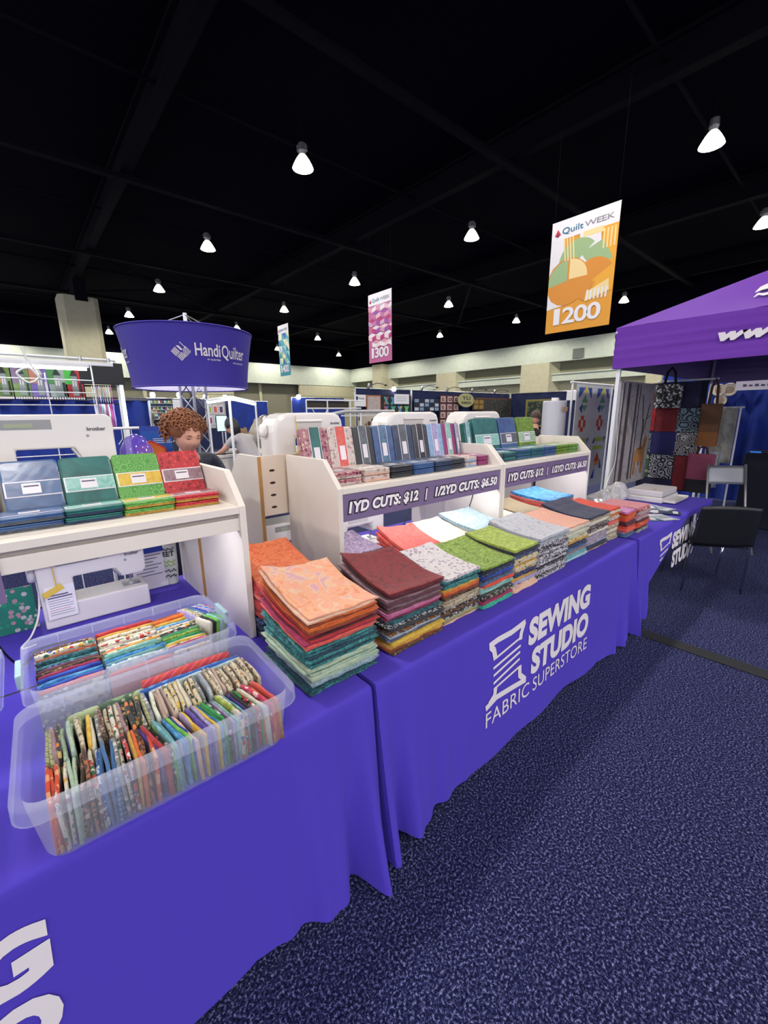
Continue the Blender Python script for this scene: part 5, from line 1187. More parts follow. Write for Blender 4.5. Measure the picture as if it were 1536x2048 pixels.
# ================================================================== MIDDLE BACKGROUND
drape('navy drape behind the thread display wall', (1.0, 20.5), (7.7, 20.5), 2.44, M_NAVYD, waves=12)
drape('blue drape in the far middle of the hall', (6.6, 23.0), (10.9, 23.0), 2.44, M_BLUED, waves=12)
drape('blue drape beside the white display frame', (9.2, 17.0), (12.2, 17.0), 2.44, M_BLUED, waves=12)
tw = thing('thread_display', 'wall display crowded with small bright bottles and spools', 'display', (0, 13.4, 0))
a = pl(285, 800, 'y', 13.4); b = pl(348, 838, 'y', 13.4)
MB().box(a.x, b.x, 0, .05, 0, a.z).build('board', mat('display_board', '2a3038', .7), tw)
for r_ in range(6):
    MB().box(a.x, b.x, -.10, 0, b.z+(a.z-b.z)*r_/6-.01, b.z+(a.z-b.z)*r_/6).build('ledge', M_WHITEM, tw)
bc = [mat('spool_'+h, h, .5) for h in ('c8d4d0', '4a8a94', 'd8c070', '7c9a58', 'e4e4e0', 'a04858', '38506c')]
bot = [MB().lathe([(.0, 0), (.03, 0), (.03, .055), (.012, .066), (.012, .082), (0, .082)], 8).mesh('bottle', m_, True) for m_ in bc]
for r_ in range(6):
    for q in range(14):
        o = put('bottle', bot[(q*3+r_*5+q*r_) % 7], None, (a.x+.05+(b.x-a.x-.1)*q/13, 13.35, b.z+(a.z-b.z)*r_/6+.002))
        tag(o, '%s bottle on the crowded wall display' % ['pale grey', 'teal', 'straw yellow', 'olive', 'white', 'dull red', 'slate'][(q*3+r_*5+q*r_) % 7], 'bottle', 'bottles on the wall display')
def sheet(name, label, cat, u0, v0, u1, v1, y, mt_, foot=True):
    a = pl(u0, (v0+v1)/2, 'y', y); b = pl(u1, (v0+v1)/2, 'y', y); c = pl((u0+u1)/2, v0, 'y', y); d = pl((u0+u1)/2, v1, 'y', y)
    t = thing(name, label, cat, (a.x, y, 0)); w_ = b.x-a.x
    MB().box(0, w_, 0, .015, d.z, c.z).build('panel', mt_, t)
    if foot:
        for x in (.04, w_-.04): MB().box(x-.012, x+.012, .016, .04, 0, c.z).build('upright', M_WHITEM, t)
    return t, w_, d.z, c.z
sheet('booth_sign', 'pale blue-white sign card beside the upright tube light', 'sign', 252, 797, 274, 811, 9.0, M_PAPER)
sheet('poster', 'green landscape poster below the pale sign card', 'poster', 256, 812, 281, 845, 9.05, print_mat('landscape', 'batik', ['4a6a58', '8aa070', '6a8a94', 'b0b47a'], 5))
sheet('white_board', 'white board beside the crowded wall display', 'board', 347, 799, 367, 838, 13.3, M_PAPER)
t, w_, z0, z1 = sheet('card_rack', 'white rack holding six colourful pattern cards', 'rack', 412, 804, 452, 856, 9.2, mat('rack_grey', 'bcbab4', .6))
for r_ in range(2):
    for q in range(3):
        h = ['a8c040', 'd86858', '5a3a60', 'a83870', '38a088', '884068'][r_*3+q]; xx = .03+(w_-.06)*q/3; zz = z0+(z1-z0)*(.55-.42*r_)
        MB().box(xx, xx+w_*.25, -.012, 0, zz, zz+(z1-z0)*.34).build('card', M_PAPER, t); MB().box(xx+.025, xx+w_*.25-.025, -.015, -.012, zz+.03, zz+(z1-z0)*.34-.04).build('picture', mat('card_'+h, h, .6), t)
# spot lamps clipped along the drape tops
for u, v, y in ((305, 790, 20.3), (358, 790, 20.3), (411, 794, 20.3), (450, 795, 20.3), (597, 794, 16.9), (788, 778, 9.75), (20, 713, 3.5)):
    if u == 20: continue
    c = pl(u, v, 'y', y); r = .0052*(c-CAM).length
    t = thing('clip_lamp', 'bright clip-on spot lamp on a booth drape rail', 'lamp', (c.x, c.y, c.z-r), 0, 'clip lamps on the booth drapes')
    MB().lathe([(.0, 0), (r*.7, .1*r), (r, r), (r*.7, 1.9*r), (0, 2*r)], 14).build('bulb', mat('clip_lamp_glow', 'fff6e0', .4, emit=14, ecol='fff2dc'), t, smooth=True)
    MB().tube([(0, 0, 2*r), (0, .04, 2*r+.06), (0, {20.3: .2, 16.9: .1, 9.75: .05}[y], 2.44-(c.z-r))], .012, 6).build('arm', M_BLACK, t)
# quilting frame with two light bars
qf = thing('longarm_quilter', 'white quilting frame with two glowing light bars over a worktable', 'quilting machine', (0, 0, 0))
p1, p2, p3, p4 = pl(415, 805, 'y', 4.5), pl(461, 798, 'y', 4.9), pl(464, 798, 'y', 4.9), pl(511, 809, 'y', 4.5)
for a, b in ((p1, p2), (p3, p4)):
    MB().tube([a, b], .014, 8).build('light_bar', M_TUBE, qf); MB().tube([a+Vector((0,0,.025)), b+Vector((0,0,.025))], .02, 8).build('bar_housing', M_WHITEM, qf)
MB().tube([p2+Vector((0,.05,0)), Vector((p2.x, p2.y+.05, 0))], .02, 8).build('post', M_WHITEM, qf)
for p in (p1, p4): MB().tube([p, Vector((p.x, p.y, 1.0))], .012, 8).build('post', M_WHITEM, qf)
wt_ = thing('worktable', 'long white worktable where the person in grey leans', 'table', (1.0, 5.55, 0))
MB().box(0, 1.9, 0, .7, 1.02, 1.06).build('top', M_LAM, wt_); MB().box(.02, 1.88, .03, .67, 0, 1.02).build('base', M_LAM, wt_)
MB().box(.2, 1.2, .1, .5, 1.06, 1.075).build('cutting_mat', mat('black_mat', '16181c', .5), wt_)
t = thing('tablet', 'tablet with a pale cyan screen standing on the worktable', 'tablet', (1.72, 5.75, 1.06)); MB().box(-.09, .09, 0, .012, .35, .60).build('body', M_BLACK, t); MB().box(-.08, .08, -.003, 0, .36, .59).build('screen', mat('cyan_screen', 'a8dce4', .3, emit=.8), t); MB().tube([(0, .012, 0), (0, .012, .36)], .012, 6).build('stand', M_STEEL, t)
blob('heap of clear-wrapped parcels behind the person in grey', (2.9, 6.6, 1.06), .30, .2, .55, 7, mat('parcel_film', '9c9488', .2, coat=.7, bump=.8, bscale=8, var=.35), 'wrapped_parcel', 'parcel')
cb = thing('parcel_counter', 'low counter under the clear-wrapped parcels', 'counter', (2.2, 6.35, 0)); MB().box(0, 1.25, 0, .5, 0, 1.055).build('body', M_LAM, cb)
blob('open cardboard carton wrapped in film beside the parcels', (2.36, 6.52, 1.06), .11, .1, .36, 9, mat('kraft_card', '8a6a48', .7, var=.3), 'carton', 'carton')
# white display frame and quilting arm
wf = thing('display_stand', 'white metal display frame standing before the blue drape', 'frame', (0, 8.0, 0))
for x in (4.6, 5.2, 5.9): MB().tube([(x, 0, 0), (x, 0, 1.995)], .018, 8).build('upright', M_WHITEM, wf)
for z in (1.995, 1.80): MB().tube([(4.6, 0, z), (6.25, 0, z)], .018, 8).build('rail', M_WHITEM, wf)
MB().tube([(4.75, 0, 1.8), (4.95, 0, 1.5)], .012, 6).build('brace', M_WHITEM, wf); MB().tube([(5.2, 0, 1.8), (5.05, 0, 1.5)], .012, 6).build('brace', M_WHITEM, wf)
MB().box(4.62, 5.88, .03, .06, 1.82, 1.97).build('dark_board', mat('dark_board', '2c2620', .7), wf)
la = thing('carriage_quilter', 'long grey quilting-machine carriage seen between the sewing machines', 'quilting machine', (0, 5.0, 0))
MB().tube([(3.0, 0, 1.61), (3.55, 0, 1.70), (4.7, 0, 1.70)], .03, 8).build('rail', mat('carriage_grey', 'a8a8ac', .4), la)
MB().box(3.5, 4.6, .0, .04, 1.62, 1.645).build('track', M_WHITEM, la)
for x in (3.4, 3.9, 4.6): MB().tube([(x, 0, 0), (x, 0, 1.70)], .016, 8).build('leg', M_WHITEM, la)
t, w_, z0, z1 = sheet('rosette_quilt', 'beige quilt with dark rosettes beside the quilting carriage', 'quilt', 716, 826, 772, 875, 6.2, mat('quilt_beige', 'a89e90', .8, var=.2))
rq = random.Random(3)
ros = MB().lathe([(0, -.008), (.03, -.008), (.05, 0)], 10, axis='y', cap=False).mesh('rosette', mat('rosette_plum', '4a2c34', .8)); ros2 = MB().lathe([(0, -.008), (.02, -.008), (.035, 0)], 10, axis='y', cap=False).mesh('rosette', mat('rosette_brown', '7a6448', .8))
for q in range(16): put('rosette', ros if q % 2 else ros2, t, (rq.uniform(.05, w_-.05), -.001, z0+rq.uniform(.05, z1-z0-.05)))
# ================================================================== FAR BOOTHS WITH HUNG QUILTS (back line y = 9.75)
drape('dark navy booth back wall hung with quilts', (9.9, 9.78), (15.95, 9.78), 2.44, M_NAVYD, waves=10, amp=.02)
drape('navy booth back wall with ribbon quilts beside the dark one', (7.45, 9.80), (9.85, 9.80), 2.44, M_NAVYD, waves=10, amp=.02)
drape('dark side drape of the quilt booth with a green quilt', (15.95, 9.7), (15.95, 4.6), 2.44, M_NAVYD, waves=10, amp=.02)
def qbox(label, u0, v0, u1, v1, base, y=9.66):
    a = pl(u0, v0, 'y', y); b = pl(u1, v1, 'y', y); t = thing('hung_quilt', label, 'quilt', (a.x, y, b.z)); w_, h_ = b.x-a.x, a.z-b.z
    MB().box(0, w_, 0, .02, 0, h_).build('ground_cloth', base, t)
    MB().box(w_*.46, w_*.5, .02, 9.80-y, h_*.9, h_*.98).build('hanging_clip', M_BLACK, t)
    return t, w_, h_
t, w_, h_ = qbox('white and navy block quilt hung on the dark booth wall', 828, 797, 878, 822, mat('q_navy', '1c2240', .8))
for r_ in range(3):
    for q in range(5): MB().box(w_*(q+.12)/5, w_*(q+.88)/5, -.006, 0, h_*(r_+.12)/3, h_*(r_+.88)/3).build('patch', [mat('q_white', 'b8bcc4', .8), mat('q_ltblue', '7c94ac', .8), mat('q_black', '20222c', .8)][(q+r_*2) % 3], t)
t, w_, h_ = qbox('dark red and white log-cabin block quilt hung beside the round sign', 880, 790, 917, 852, mat('q_darkred', '4c1c22', .8))
for r_ in range(4):
    for q in range(3):
        x0, z0 = w_*(q+.14)/3, h_*(r_+.14)/4; ww, hh = w_*.72/3, h_*.72/4
        MB().box(x0, x0+ww, -.006, 0, z0, z0+hh).build('patch', mat('q_cream', 'b8a8a0', .8), t); MB().box(x0+ww*.22, x0+ww*(.9 if q % 2 else .7), -.010, -.006, z0+hh*.2, z0+hh*.75).build('patch', mat('q_red', '6c1c24', .8), t); MB().box(x0+ww*.4, x0+ww*.62, -.014, -.010, z0+hh*.38, z0+hh*.6).build('patch', mat('q_cream', 'b8a8a0', .8), t)
t, w_, h_ = qbox('dark speckled quilt with a rust border hung beside the round sign', 952, 795, 1021, 850, mat('q_rust', '5c3424', .8))
MB().box(.06, w_-.06, -.006, 0, .06, h_-.06).build('patch', print_mat('q_speck', 'floral', ['201c1c', '5c4a3c', '3c4440'], 12), t)
t, w_, h_ = qbox('small gold and brown block quilt under the round sign edge', 946, 798, 968, 820, mat('q_brown', '3c2c1c', .8), 9.60)
for q in range(4): MB().box(w_*(.1+.45*(q % 2)), w_*(.48+.45*(q % 2)), -.006, 0, h_*(.1+.45*(q//2)), h_*(.48+.45*(q//2))).build('patch', mat('q_gold', '8a6a30', .8), t)
ys = thing('round_booth_sign', 'round olive-cream booth sign lettered in black on the dark booth wall', 'sign', (0, 9.5, 0))
c = pl(932.5, 800.5, 'y', 9.5); rx = (pl(948.5, 800, 'y', 9.5).x-pl(917, 800, 'y', 9.5).x)/2; rz = (pl(932, 786.5, 'y', 9.5).z-pl(932, 814.5, 'y', 9.5).z)/2
o = MB().lathe([(0, 0), (1, 0), (1, .03), (0, .03)], 36, axis='y').build('disc', mat('olive_sign', 'a09a6c', .6), ys, loc=(c.x, 0, c.z)); o.scale = (rx, 1, rz)
letter('YLI', M_BLACK, ys, (c.x-rx*.5, -.006, c.z+rz*.08), (1,0,0), (0,0,1), rx*1.0, rz*.5, .01)
letter('THREADS', M_BLACK, ys, (c.x-rx*.66, -.006, c.z-rz*.52), (1,0,0), (0,0,1), rx*1.3, rz*.32, .02)
MB().box(c.x-.02, c.x+.02, .03, .27, c.z+rz*.7, c.z+rz*.78).build('bracket', M_BLACK, ys)
t, w_, h_ = qbox('white vendor sign with grey print on the navy booth wall', 709, 789, 732, 813, M_PAPER)
MB().box(w_*.12, w_*.3, -.004, 0, h_*.45, h_*.85).build('logo_mark', mat('dark_logo', '303848', .6), t); letter('TRITES', mat('dark_logo', '303848', .6), t, (w_*.35, -.004, h_*.6), (1,0,0), (0,0,1), w_*.5, h_*.14, .02)
t, w_, h_ = qbox('white price notice on the navy booth wall beside the ribbons quilt', 789, 788, 818, 808, M_PAPER, 9.60)
for q in range(3): MB().box(w_*.12, w_*.85, -.004, 0, h_*(.3+.2*q), h_*(.34+.2*q)).build('printed_line', M_GPLASTIC, t)
t, w_, h_ = qbox('cream floral quilt with an orange border on the navy booth wall', 733, 790, 762, 822, mat('q_orange', 'a86a48', .8))
MB().box(.04, w_-.04, -.006, 0, .04, h_-.04).build('patch', fab('wpinkfl'), t)
t, w_, h_ = qbox('black quilt with twisted bright ribbons on the navy booth wall', 763, 790, 822, 830, mat('q_black', '20222c', .8))
for q in range(4):
    for r_ in range(2):
        x0 = w_*(.06+.23*q); z0 = h_*(.08+.46*r_); h = ['3c70b0', 'a8504c', '4a9a5c', '58a8a0', 'b8b05c', '6aa0c8', '5cb468', '8c5c94'][q*2+r_]
        MB().prism([(x0, z0), (x0+w_*.07, z0), (x0+w_*.17, z0+h_*.38), (x0+w_*.10, z0+h_*.38)], -.006, 0, 'y').build('ribbon_patch', mat('rb_'+h, h, .7), t)
        MB().prism([(x0+w_*.10, z0), (x0+w_*.17, z0), (x0+w_*.07, z0+h_*.38), (x0, z0+h_*.38)], -.009, -.006, 'y').build('ribbon_patch', mat('rb2_'+h, ['a85c54', '4a9a94', '5c8cc0', '5cb468'][(q+r_) % 4], .7), t)
gq = thing('hung_quilt', 'dark green quilt with a gold border on the side drape of the booth', 'quilt', (15.85, 0, 0))
a, b = pl(1052, 801, 'x', 15.85), pl(1117, 836, 'x', 15.85); z0, z1 = 1.05, 2.17
MB().box(0, .02, b.y, a.y, z0, z1).build('border', mat('q_goldb', '7a7038', .8), gq); MB().box(-.006, 0, b.y+.1, a.y-.1, z0+.08, z1-.08).build('centre', print_mat('q_greenmesh', 'floral', ['1e2a22', '5c6a40', '39472f'], 8), gq)
MB().box(.02, .06, (a.y+b.y)/2, (a.y+b.y)/2+.05, z1-.06, z1-.01).build('hanging_clip', M_BLACK, gq)
for u, v, u2, v2, lab in ((1134, 782, 1155, 800, 'pale notice on the side drape above the batting roll'), (1090, 833, 1103, 843, 'small white card on the green quilt')):
    a, b = pl(u, v, 'x', 15.8), pl(u2, v2, 'x', 15.8); t = thing('notice', lab, 'notice', (15.8, (a.y+b.y)/2, min(a.z, b.z))); MB().box(0, .01, -(a.y-b.y)/2, (a.y-b.y)/2, 0, abs(a.z-b.z)).build('sheet', M_PAPER, t); MB().box(.01, .16, -.02, .02, abs(a.z-b.z)-.03, abs(a.z-b.z)-.01).build('pin', M_BLACK, t)
for i, u in enumerate((846, 897, 947, 992, 740)):
    c = pl(u, 777, 'y', 9.7); t = thing('rail_lamp', 'small swan-neck lamp clipped to the top rail of the quilt booth', 'lamp', (c.x, 9.76, 2.44), 0, 'swan-neck lamps on the quilt booth')
    MB().tube([(0, 0, 0), (0, -.05, .10), (.18, -.22, .16), (.34, -.34, .12)], .012, 6).build('arm', M_BLACK, t); MB().lathe([(.0, .06), (.035, .05), (.06, 0), (.05, 0), (0, .01)], 12, c=(.38, -.38, .07)).build('head', M_BLACK, t); MB().lathe([(0, 0), (.04, .02), (.05, .08), (.03, .16), (0, .17)], 10).build('clip', M_STEEL, t)
# ================================================================== PEOPLE
def skin_body(joints, edges, root):
    """joints: name -> (xyz, radius); grown with a Skin modifier and returned as vertices and faces"""
    names = list(joints); me = bpy.data.meshes.new('body'); me.from_pydata([joints[n][0] for n in names], [(names.index(a), names.index(b)) for a, b in edges], [])
    o = bpy.data.objects.new('body', me); COL.objects.link(o)
    o.modifiers.new('skin', 'SKIN'); sub = o.modifiers.new('sub', 'SUBSURF'); sub.levels = 2; sub.render_levels = 2
    for n, v in zip(names, me.skin_vertices[0].data):
        r = joints[n][1]; v.radius = r if isinstance(r, tuple) else (r, r); v.use_root = n == root
    bpy.context.view_layer.update(); dg = bpy.context.evaluated_depsgraph_get(); m2 = bpy.data.meshes.new_from_object(o.evaluated_get(dg))
    vs = [v.co.copy() for v in m2.vertices]; fs = [tuple(p.vertices) for p in m2.polygons]
    bpy.data.objects.remove(o); bpy.data.meshes.remove(me); bpy.data.meshes.remove(m2)
    return vs, fs
def head_verts(nu=40, nv=32):
    """head about .23 high facing -y, origin at its centre; brow, nose, lips, chin, ears shaped in"""
    vs = []; 
    def g(x, z, cx, cz, sx, sz): return math.exp(-((x-cx)/sx)**2-((z-cz)/sz)**2)
    for j in range(nv+1):
        b = PI*j/nv
        for i in range(nu):
            a = 2*PI*i/nu; x, y, z = sin(b)*sin(a), -sin(b)*cos(a), cos(b)
            X, Y, Z = .074*x, .094*y, .115*z
            if z < 0: X *= 1-.26*z*z; Y *= 1-.10*z*z
            if y < 0:
                f = min(1, -y*1.4); d = 0
                d += .020*g(X, Z, 0, -.018, .010, .020)+.012*g(X, Z, 0, .004, .007, .020)
                d -= .010*(g(X, Z, .030, .012, .016, .010)+g(X, Z, -.030, .012, .016, .010))
                d += .005*g(X, Z, 0, .030, .045, .008)+.007*g(X, Z, 0, -.058, .020, .006)-.004*g(X, Z, 0, -.0635, .022, .0025)+.006*g(X, Z, 0, -.070, .018, .006)
                d += .009*g(X, Z, 0, -.096, .022, .012)+.006*(g(X, Z, .04, -.025, .018, .018)+g(X, Z, -.04, -.025, .018, .018))
                Y -= d*f
            vs.append(Vector((X, Y, Z)))
    fs = [(j*nu+i, j*nu+(i+1) % nu, (j+1)*nu+(i+1) % nu, (j+1)*nu+i) for j in range(nv) for i in range(nu)]
    return vs, fs
def person(label, J, E_, root, cloth, head, hrot, parts=(), group=None):
    """J joints, head centre, hrot = head rotation matrix; cloth: function(point) -> material index over [skin, top, trousers, shoes]"""
    mats_, pick = cloth
    xs = [v[0] for v in J.values()]; base = Vector((J[root][0][0], J[root][0][1], 0))
    t = thing('person', label, 'person', base)
    vs, fs = skin_body({k_: (Vector(v[0])-base, v[1]) for k_, v in J.items()}, E_, root)
    hv, hf = head_verts(); hb = Vector(head)-base
    hv = [hrot @ v + hb for v in hv]
    mb = MB(); mb.add(vs, [])
    for f in fs:
        c = sum((vs[i] for i in f), Vector())/len(f); mb.f.append(f); mb.m.append(pick(c+base))
    mb.cur = 0; mb.add(hv, hf)
    for sx in (-1, 1):      # ears
        c0 = len(mb.v); ev = []
        for j in range(7):
            for i in range(8):
                b = PI*j/6; a = 2*PI*i/8; ev.append(hrot @ Vector((sx*(.072+.008*cos(b)*0+.010*sin(b)*abs(cos(a))), .008+.018*sin(b)*sin(a), -.005+.030*cos(b)))+hb)
        mb.add(ev, [(j*8+i, j*8+(i+1) % 8, (j+1)*8+(i+1) % 8, (j+1)*8+i) for j in range(6) for i in range(8)])
    mb.build('body', mats_, t, smooth=True)
    # eyes and mouth line
    for sx in (-1, 1):
        e = hrot @ Vector((sx*.030, -.079, .012))+hb; d = hrot @ Vector((.013, 0, 0)); 
        mbx = MB(); mbx.tube([e-d, e+hrot @ Vector((0, -.003, -.003)), e+d], .0028, 6); mbx.build('eyelid', mat('eyelid_line', '5c3a30', .6), t)
        q = hrot @ Vector((sx*.030, -.088, .032))+hb; MB().tube([q-d*1.1, q+hrot @ Vector((0, -.001, .003)), q+d*1.1], .003, 6).build('eyebrow', mat('brow_brown', '6a4430', .7), t)
    m0 = hrot @ Vector((-.024, -.086, -.064))+hb; m1 = hrot @ Vector((0, -.098, -.066))+hb; m2_ = hrot @ Vector((.024, -.086, -.064))+hb
    MB().tube([m0, m1, m2_], .0035, 6).build('mouth', mat('lip_rose', 'a85a54', .5), t, smooth=True)
    return t, hb
def hand(mb_joints, edges, wrist, d, side, pre):
    """five bent fingers rooted in the palm; d = pointing direction, side = towards the thumb"""
    d = Vector(d).normalized(); s_ = Vector(side).normalized(); up = d.cross(s_)
    w_ = Vector(wrist); palm = w_+d*.07
    mb_joints[pre+'palm'] = (palm, (.030, .016)); edges.append((pre+'wrist', pre+'palm'))
    for i, (off, ln) in enumerate(((.026, .075), (.009, .085), (-.009, .08), (-.026, .062))):
        k0 = palm+d*.03+s_*off; k1 = k0+d*ln*.5+up*(-.006); k2 = k0+d*ln*.85+up*(-.028)
        for nm, p, r in (('k', k0, .0095), ('m', k1, .0085), ('t', k2, .0075)): mb_joints['%sf%d%s' % (pre, i, nm)] = (p, r)
        edges += [(pre+'palm', '%sf%dk' % (pre, i)), ('%sf%dk' % (pre, i), '%sf%dm' % (pre, i)), ('%sf%dm' % (pre, i), '%sf%dt' % (pre, i))]
    mb_joints[pre+'th1'] = (w_+d*.045+s_*.04, .011); mb_joints[pre+'th2'] = (w_+d*.085+s_*.055, .009)
    edges += [(pre+'palm', pre+'th1'), (pre+'th1', pre+'th2')]
def figure(pel, chest, neck, yaw, elL, haL, elR, haR, wide=.19, hip=.10, feet=None, sc=1):
    """joint set for a clothed adult; yaw turns the shoulder line (0 = faces -y)"""
    pel, chest, neck = Vector(pel), Vector(chest), Vector(neck); r = Vector((cos(yaw), sin(yaw), 0)); f = Vector((sin(yaw), -cos(yaw), 0))
    J = {'pelvis': (pel, (.155, .12)), 'waist': (pel.lerp(chest, .45), (.135, .105)), 'chest': (chest, (.155, .115)), 'neckb': (chest.lerp(neck, .75), (.085, .075)), 'neck': (neck, .056), 'skull': (neck+(neck-chest).normalized()*.06, .05)}
    E_ = [('pelvis', 'waist'), ('waist', 'chest'), ('chest', 'neckb'), ('neckb', 'neck'), ('neck', 'skull')]
    for s_, nm, el, ha in ((1, 'a', elL, haL), (-1, 'b', elR, haR)):
        sh = chest+r*wide*s_+Vector((0, 0, .085)); J[nm+'sh'] = (sh, .062); J[nm+'el'] = (Vector(el), .046); J[nm+'wrist'] = (Vector(ha), .028)
        E_ += [('chest', nm+'sh'), (nm+'sh', nm+'el'), (nm+'el', nm+'wrist')]
        hand(J, E_, ha, (Vector(ha)-Vector(el)), -r*s_, nm)
        hp = pel+r*hip*s_+Vector((0, 0, -.06)); ft = Vector(feet[0 if s_ > 0 else 1]) if feet else Vector((hp.x, hp.y, .06))
        kn = hp.lerp(ft, .5)+f*.03
        J[nm+'hip'] = (hp, .098); J[nm+'knee'] = (kn, .064); J[nm+'ank'] = (Vector((ft.x, ft.y, .08)), .045); J[nm+'toe'] = (Vector((ft.x, ft.y, .035))+f*.15, .034)
        E_ += [('pelvis', nm+'hip'), (nm+'hip', nm+'knee'), (nm+'knee', nm+'ank'), (nm+'ank', nm+'toe')]
    return J, E_
def cl(top, trous, shoes, neck_pt, hands, zwaist, sleeve=.09):
    def pick(c):
        if (c-Vector(neck_pt)).length < .085 and c.z > neck_pt[2]-.045: return 0
        for h in hands:
            if (c-Vector(h)).length < sleeve: return 0
        if c.z < .10: return 3
        return 1 if c.z > zwaist else 2
    return [M_SKIN, top, trous, shoes], pick
def curly(hb, rot, rx, ry, rz, col, parent, seedv, cut=-.4, off=(0, .02, .04), name='hair'):
    rnd = random.Random(seedv); mb = MB()
    ctr = Vector(hb)+rot @ Vector(off)
    def cap(u, v):
        a = 2*PI*u; b = PI*v*.62; p = Vector((rx*.86*sin(b)*cos(a), ry*.86*sin(b)*sin(a), rz*.86*cos(b)))
        return ctr+rot @ p
    mb.grid(cap, 28, 14)
    n = 230
    for i in range(n):   # spiral locks springing out of the scalp
        z = 1-(i+.5)/n*1.62; r = math.sqrt(max(0, 1-z*z)); a = i*2.39996
        d = Vector((r*cos(a), r*sin(a), z))
        if d.y < -.25 and d.z < .30: continue
        p = Vector((rx*d.x, ry*d.y, rz*d.z))*.84; e1 = d.orthogonal().normalized(); e2 = d.cross(e1); e1 = (e1*cos(i)+e2*sin(i)); e2 = d.cross(e1)
        rr = rnd.uniform(.010, .017); ln = rnd.uniform(.018, .040); ph = rnd.uniform(0, 6.28); pts = []
        for k_ in range(10):
            q = k_/9; pts.append(ctr+rot @ (p+d*(ln*q)+(e1*cos(ph+q*8)+e2*sin(ph+q*8))*rr*(.6+.4*q)-Vector((0, 0, .02*q*q))))
        mb.tube(pts, [.0075*(1-.45*k_/9) for k_ in range(10)], 5)
    return mb.build(name, mat(col[0], col[1], .6, var=.35), parent, smooth=True)
Rx = lambda a: Matrix.Rotation(a, 3, 'X'); Rz = lambda a: Matrix.Rotation(a, 3, 'Z')
# curly-haired person bending over work behind the shelf
hands_ = [(.16, 1.70, 1.02), (-.06, 1.69, 1.02)]
J, E_ = figure((.10, 2.22, .95), (.09, 2.06, 1.28), (.075, 1.97, 1.42), .05, (.33, 1.98, 1.12), hands_[0], (-.19, 1.98, 1.12), hands_[1], wide=.185)
navy_top = print_mat('navy_lace_knit', 'floral', ['12162c', '2c3258', '1c2040'], 40)
hr = Rz(.18) @ Rx(.36)
t, hb = person('person with curly auburn hair and a navy patterned top looking down at work', J, E_, 'pelvis', cl(navy_top, mat('dark_denim', '1a2038', .8), M_BLACK, (.075, 1.97, 1.42), hands_, .9), (.065, 1.90, 1.535), hr)
curly(hb, hr, .135, .135, .120, ('auburn_hair', '7c4a2c'), t, 5, off=(0, .045, .040))
# person in grey leaning over the worktable, seen from behind
hands_ = [(1.62, 5.72, 1.09), (2.0, 5.80, 1.09)]
J, E_ = figure((2.03, 5.22, .93), (1.90, 5.44, 1.24), (1.83, 5.55, 1.40), PI+.35, (1.62, 5.50, 1.14), hands_[0], (2.12, 5.55, 1.13), hands_[1], wide=.18)
t, hb = person('person in a pale grey tee with a long black ponytail leaning over a worktable', J, E_, 'pelvis', cl(mat('grey_tee', 'a29c9e', .8, bump=.3, bscale=30), mat('black_trousers', '131318', .8), M_BLACK, (1.83, 5.55, 1.40), hands_+[(1.62, 5.50, 1.14)], 1.0, .11), (1.79, 5.60, 1.49), Rz(PI+.5) @ Rx(.5))
hr = Rz(PI+.5) @ Rx(.5); bh = mat('black_hair', '0e0b0e', .45)
mb = MB(); mb.grid(lambda u, v: hb+hr @ Vector((.088*sin(PI*v*.62)*cos(2*PI*u), .03+.105*sin(PI*v*.62)*sin(2*PI*u), .012+.122*cos(PI*v*.62))), 28, 14); mb.build('hair', bh, t, smooth=True)
mb = MB(); p0 = hb+hr @ Vector((0, .11, .06))
for i in range(26):
    a = i*2.4; mb.tube([p0, p0+Vector((.02*cos(a), -.06+.02*sin(a), -.03)), p0+Vector((.05*cos(a), -.09+.02*sin(a), -.13)), p0+Vector((.045*cos(a)+.01*sin(i), -.08, -.24-.03*sin(a*3))), p0+Vector((.02*cos(a), -.07, -.31-.03*sin(i)))], [.012, .015, .016, .012, .003], 6)
mb.build('ponytail', bh, t, smooth=True)
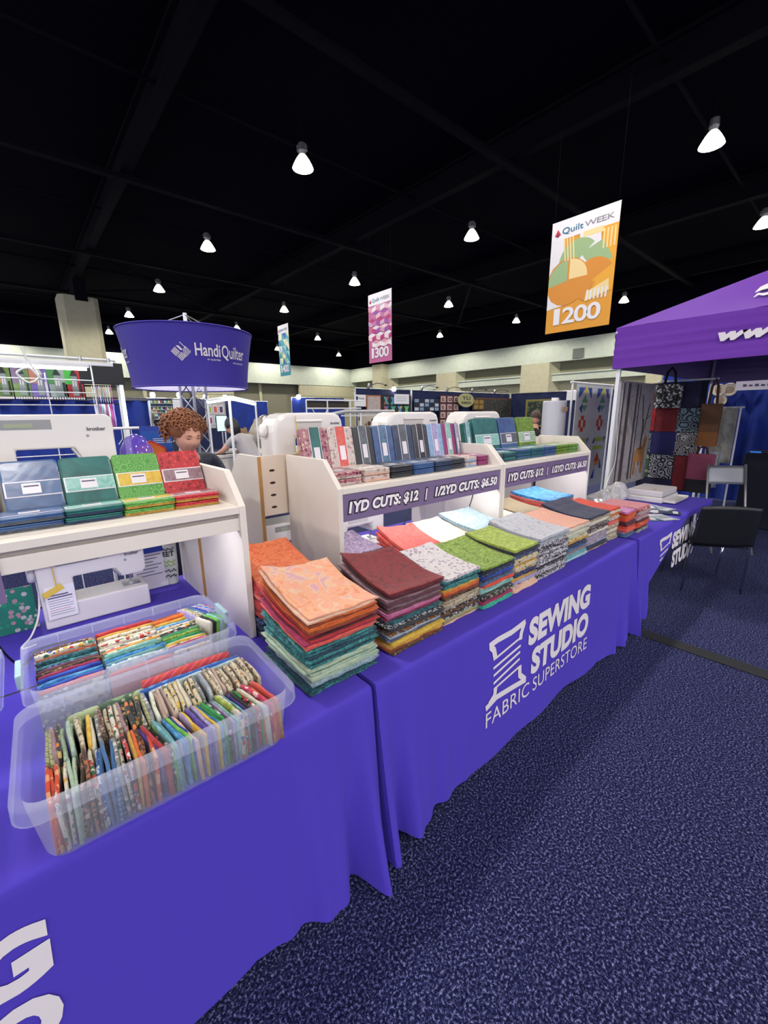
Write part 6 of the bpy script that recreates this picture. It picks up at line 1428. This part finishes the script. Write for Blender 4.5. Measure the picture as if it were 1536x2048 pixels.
# grey-haired person in a dark tee, seen from behind
hands_ = [(1.92, 9.55, .85), (1.30, 9.55, .85)]
J, E_ = figure((1.60, 9.75, .92), (1.60, 9.73, 1.27), (1.60, 9.72, 1.47), PI, (1.32, 9.75, 1.08), hands_[1], (1.88, 9.75, 1.08), hands_[0])
t, hb = person('person with short grey hair and a dark tee turned to the wall display', J, E_, 'pelvis', cl(mat('dark_tee', '23261f', .85), mat('dark_jeans', '1c2030', .85), M_BLACK, (1.60, 9.72, 1.47), hands_, .95, .2), (1.60, 9.70, 1.62), Rz(PI))
MB().grid(lambda u, v: hb+Vector((.084*sin(PI*v*.6)*cos(2*PI*u), -.012+.102*sin(PI*v*.6)*sin(2*PI*u), .012+.118*cos(PI*v*.6))), 24, 12).build('hair', mat('grey_hair', '6a625c', .8), t, smooth=True)
# person in black beside the green quilt
hands_ = [(6.42, 3.2, .9), (6.42, 2.75, .9)]
J, E_ = figure((6.25, 2.98, .90), (6.22, 2.98, 1.22), (6.26, 2.98, 1.40), PI/2+.2, (6.34, 3.26, 1.05), hands_[0], (6.34, 2.70, 1.05), hands_[1])
t, hb = person('person in black with brown hair standing beyond the green bundle', J, E_, 'pelvis', cl(mat('black_top', '101014', .85), M_BLACK, M_BLACK, (6.26, 2.98, 1.40), hands_, .95), (6.28, 2.99, 1.56), Rz(PI/2+.2) @ Rx(.35))
hr = Rz(PI/2+.2) @ Rx(.35)
MB().grid(lambda u, v: hb+hr @ Vector((.086*sin(PI*v*.62)*cos(2*PI*u), .022+.102*sin(PI*v*.62)*sin(2*PI*u), .012+.120*cos(PI*v*.62))), 24, 12).build('hair', mat('brown_hair', '3a261c', .6, var=.3), t, smooth=True)

# ------------------------------------------------------------------ small things on the rear cloth
c = Vector((2.33, 1.40, 0))
wbt = thing('water_bottle', 'clear plastic water bottle standing on the rear purple cloth', 'bottle', (c.x, c.y, TZ+.003))
MB().lathe([(.0, 0), (.03, 0), (.033, .01), (.033, .13), (.028, .16), (.013, .185), (.013, .2), (0, .2)], 20).build('body', mat('clear_bottle', 'c8d4e4', .08, alpha=.45, coat=.6), wbt, smooth=True)
MB().lathe([(.0, .2), (.016, .2), (.016, .218), (0, .22)], 16).build('cap', M_WPLASTIC, wbt); MB().lathe([(.0338, .06), (.0338, .11)], 20, cap=False).build('label', mat('bottle_label', 'd0ccd4', .4), wbt)
c = Vector((2.08, 1.38, 0))
pch = thing('zip_pouch', 'dusty pink zip pouch lying beside the water bottle', 'pouch', (c.x, c.y, TZ+.003)); MB().box(-.12, .12, -.06, .06, 0, .03).build('body', mat('pouch_pink', '9a6a7c', .7), pch, bevel=.012, seg=3); MB().box(-.11, .11, -.004, .004, .029, .033).build('zip', M_STEEL, pch)
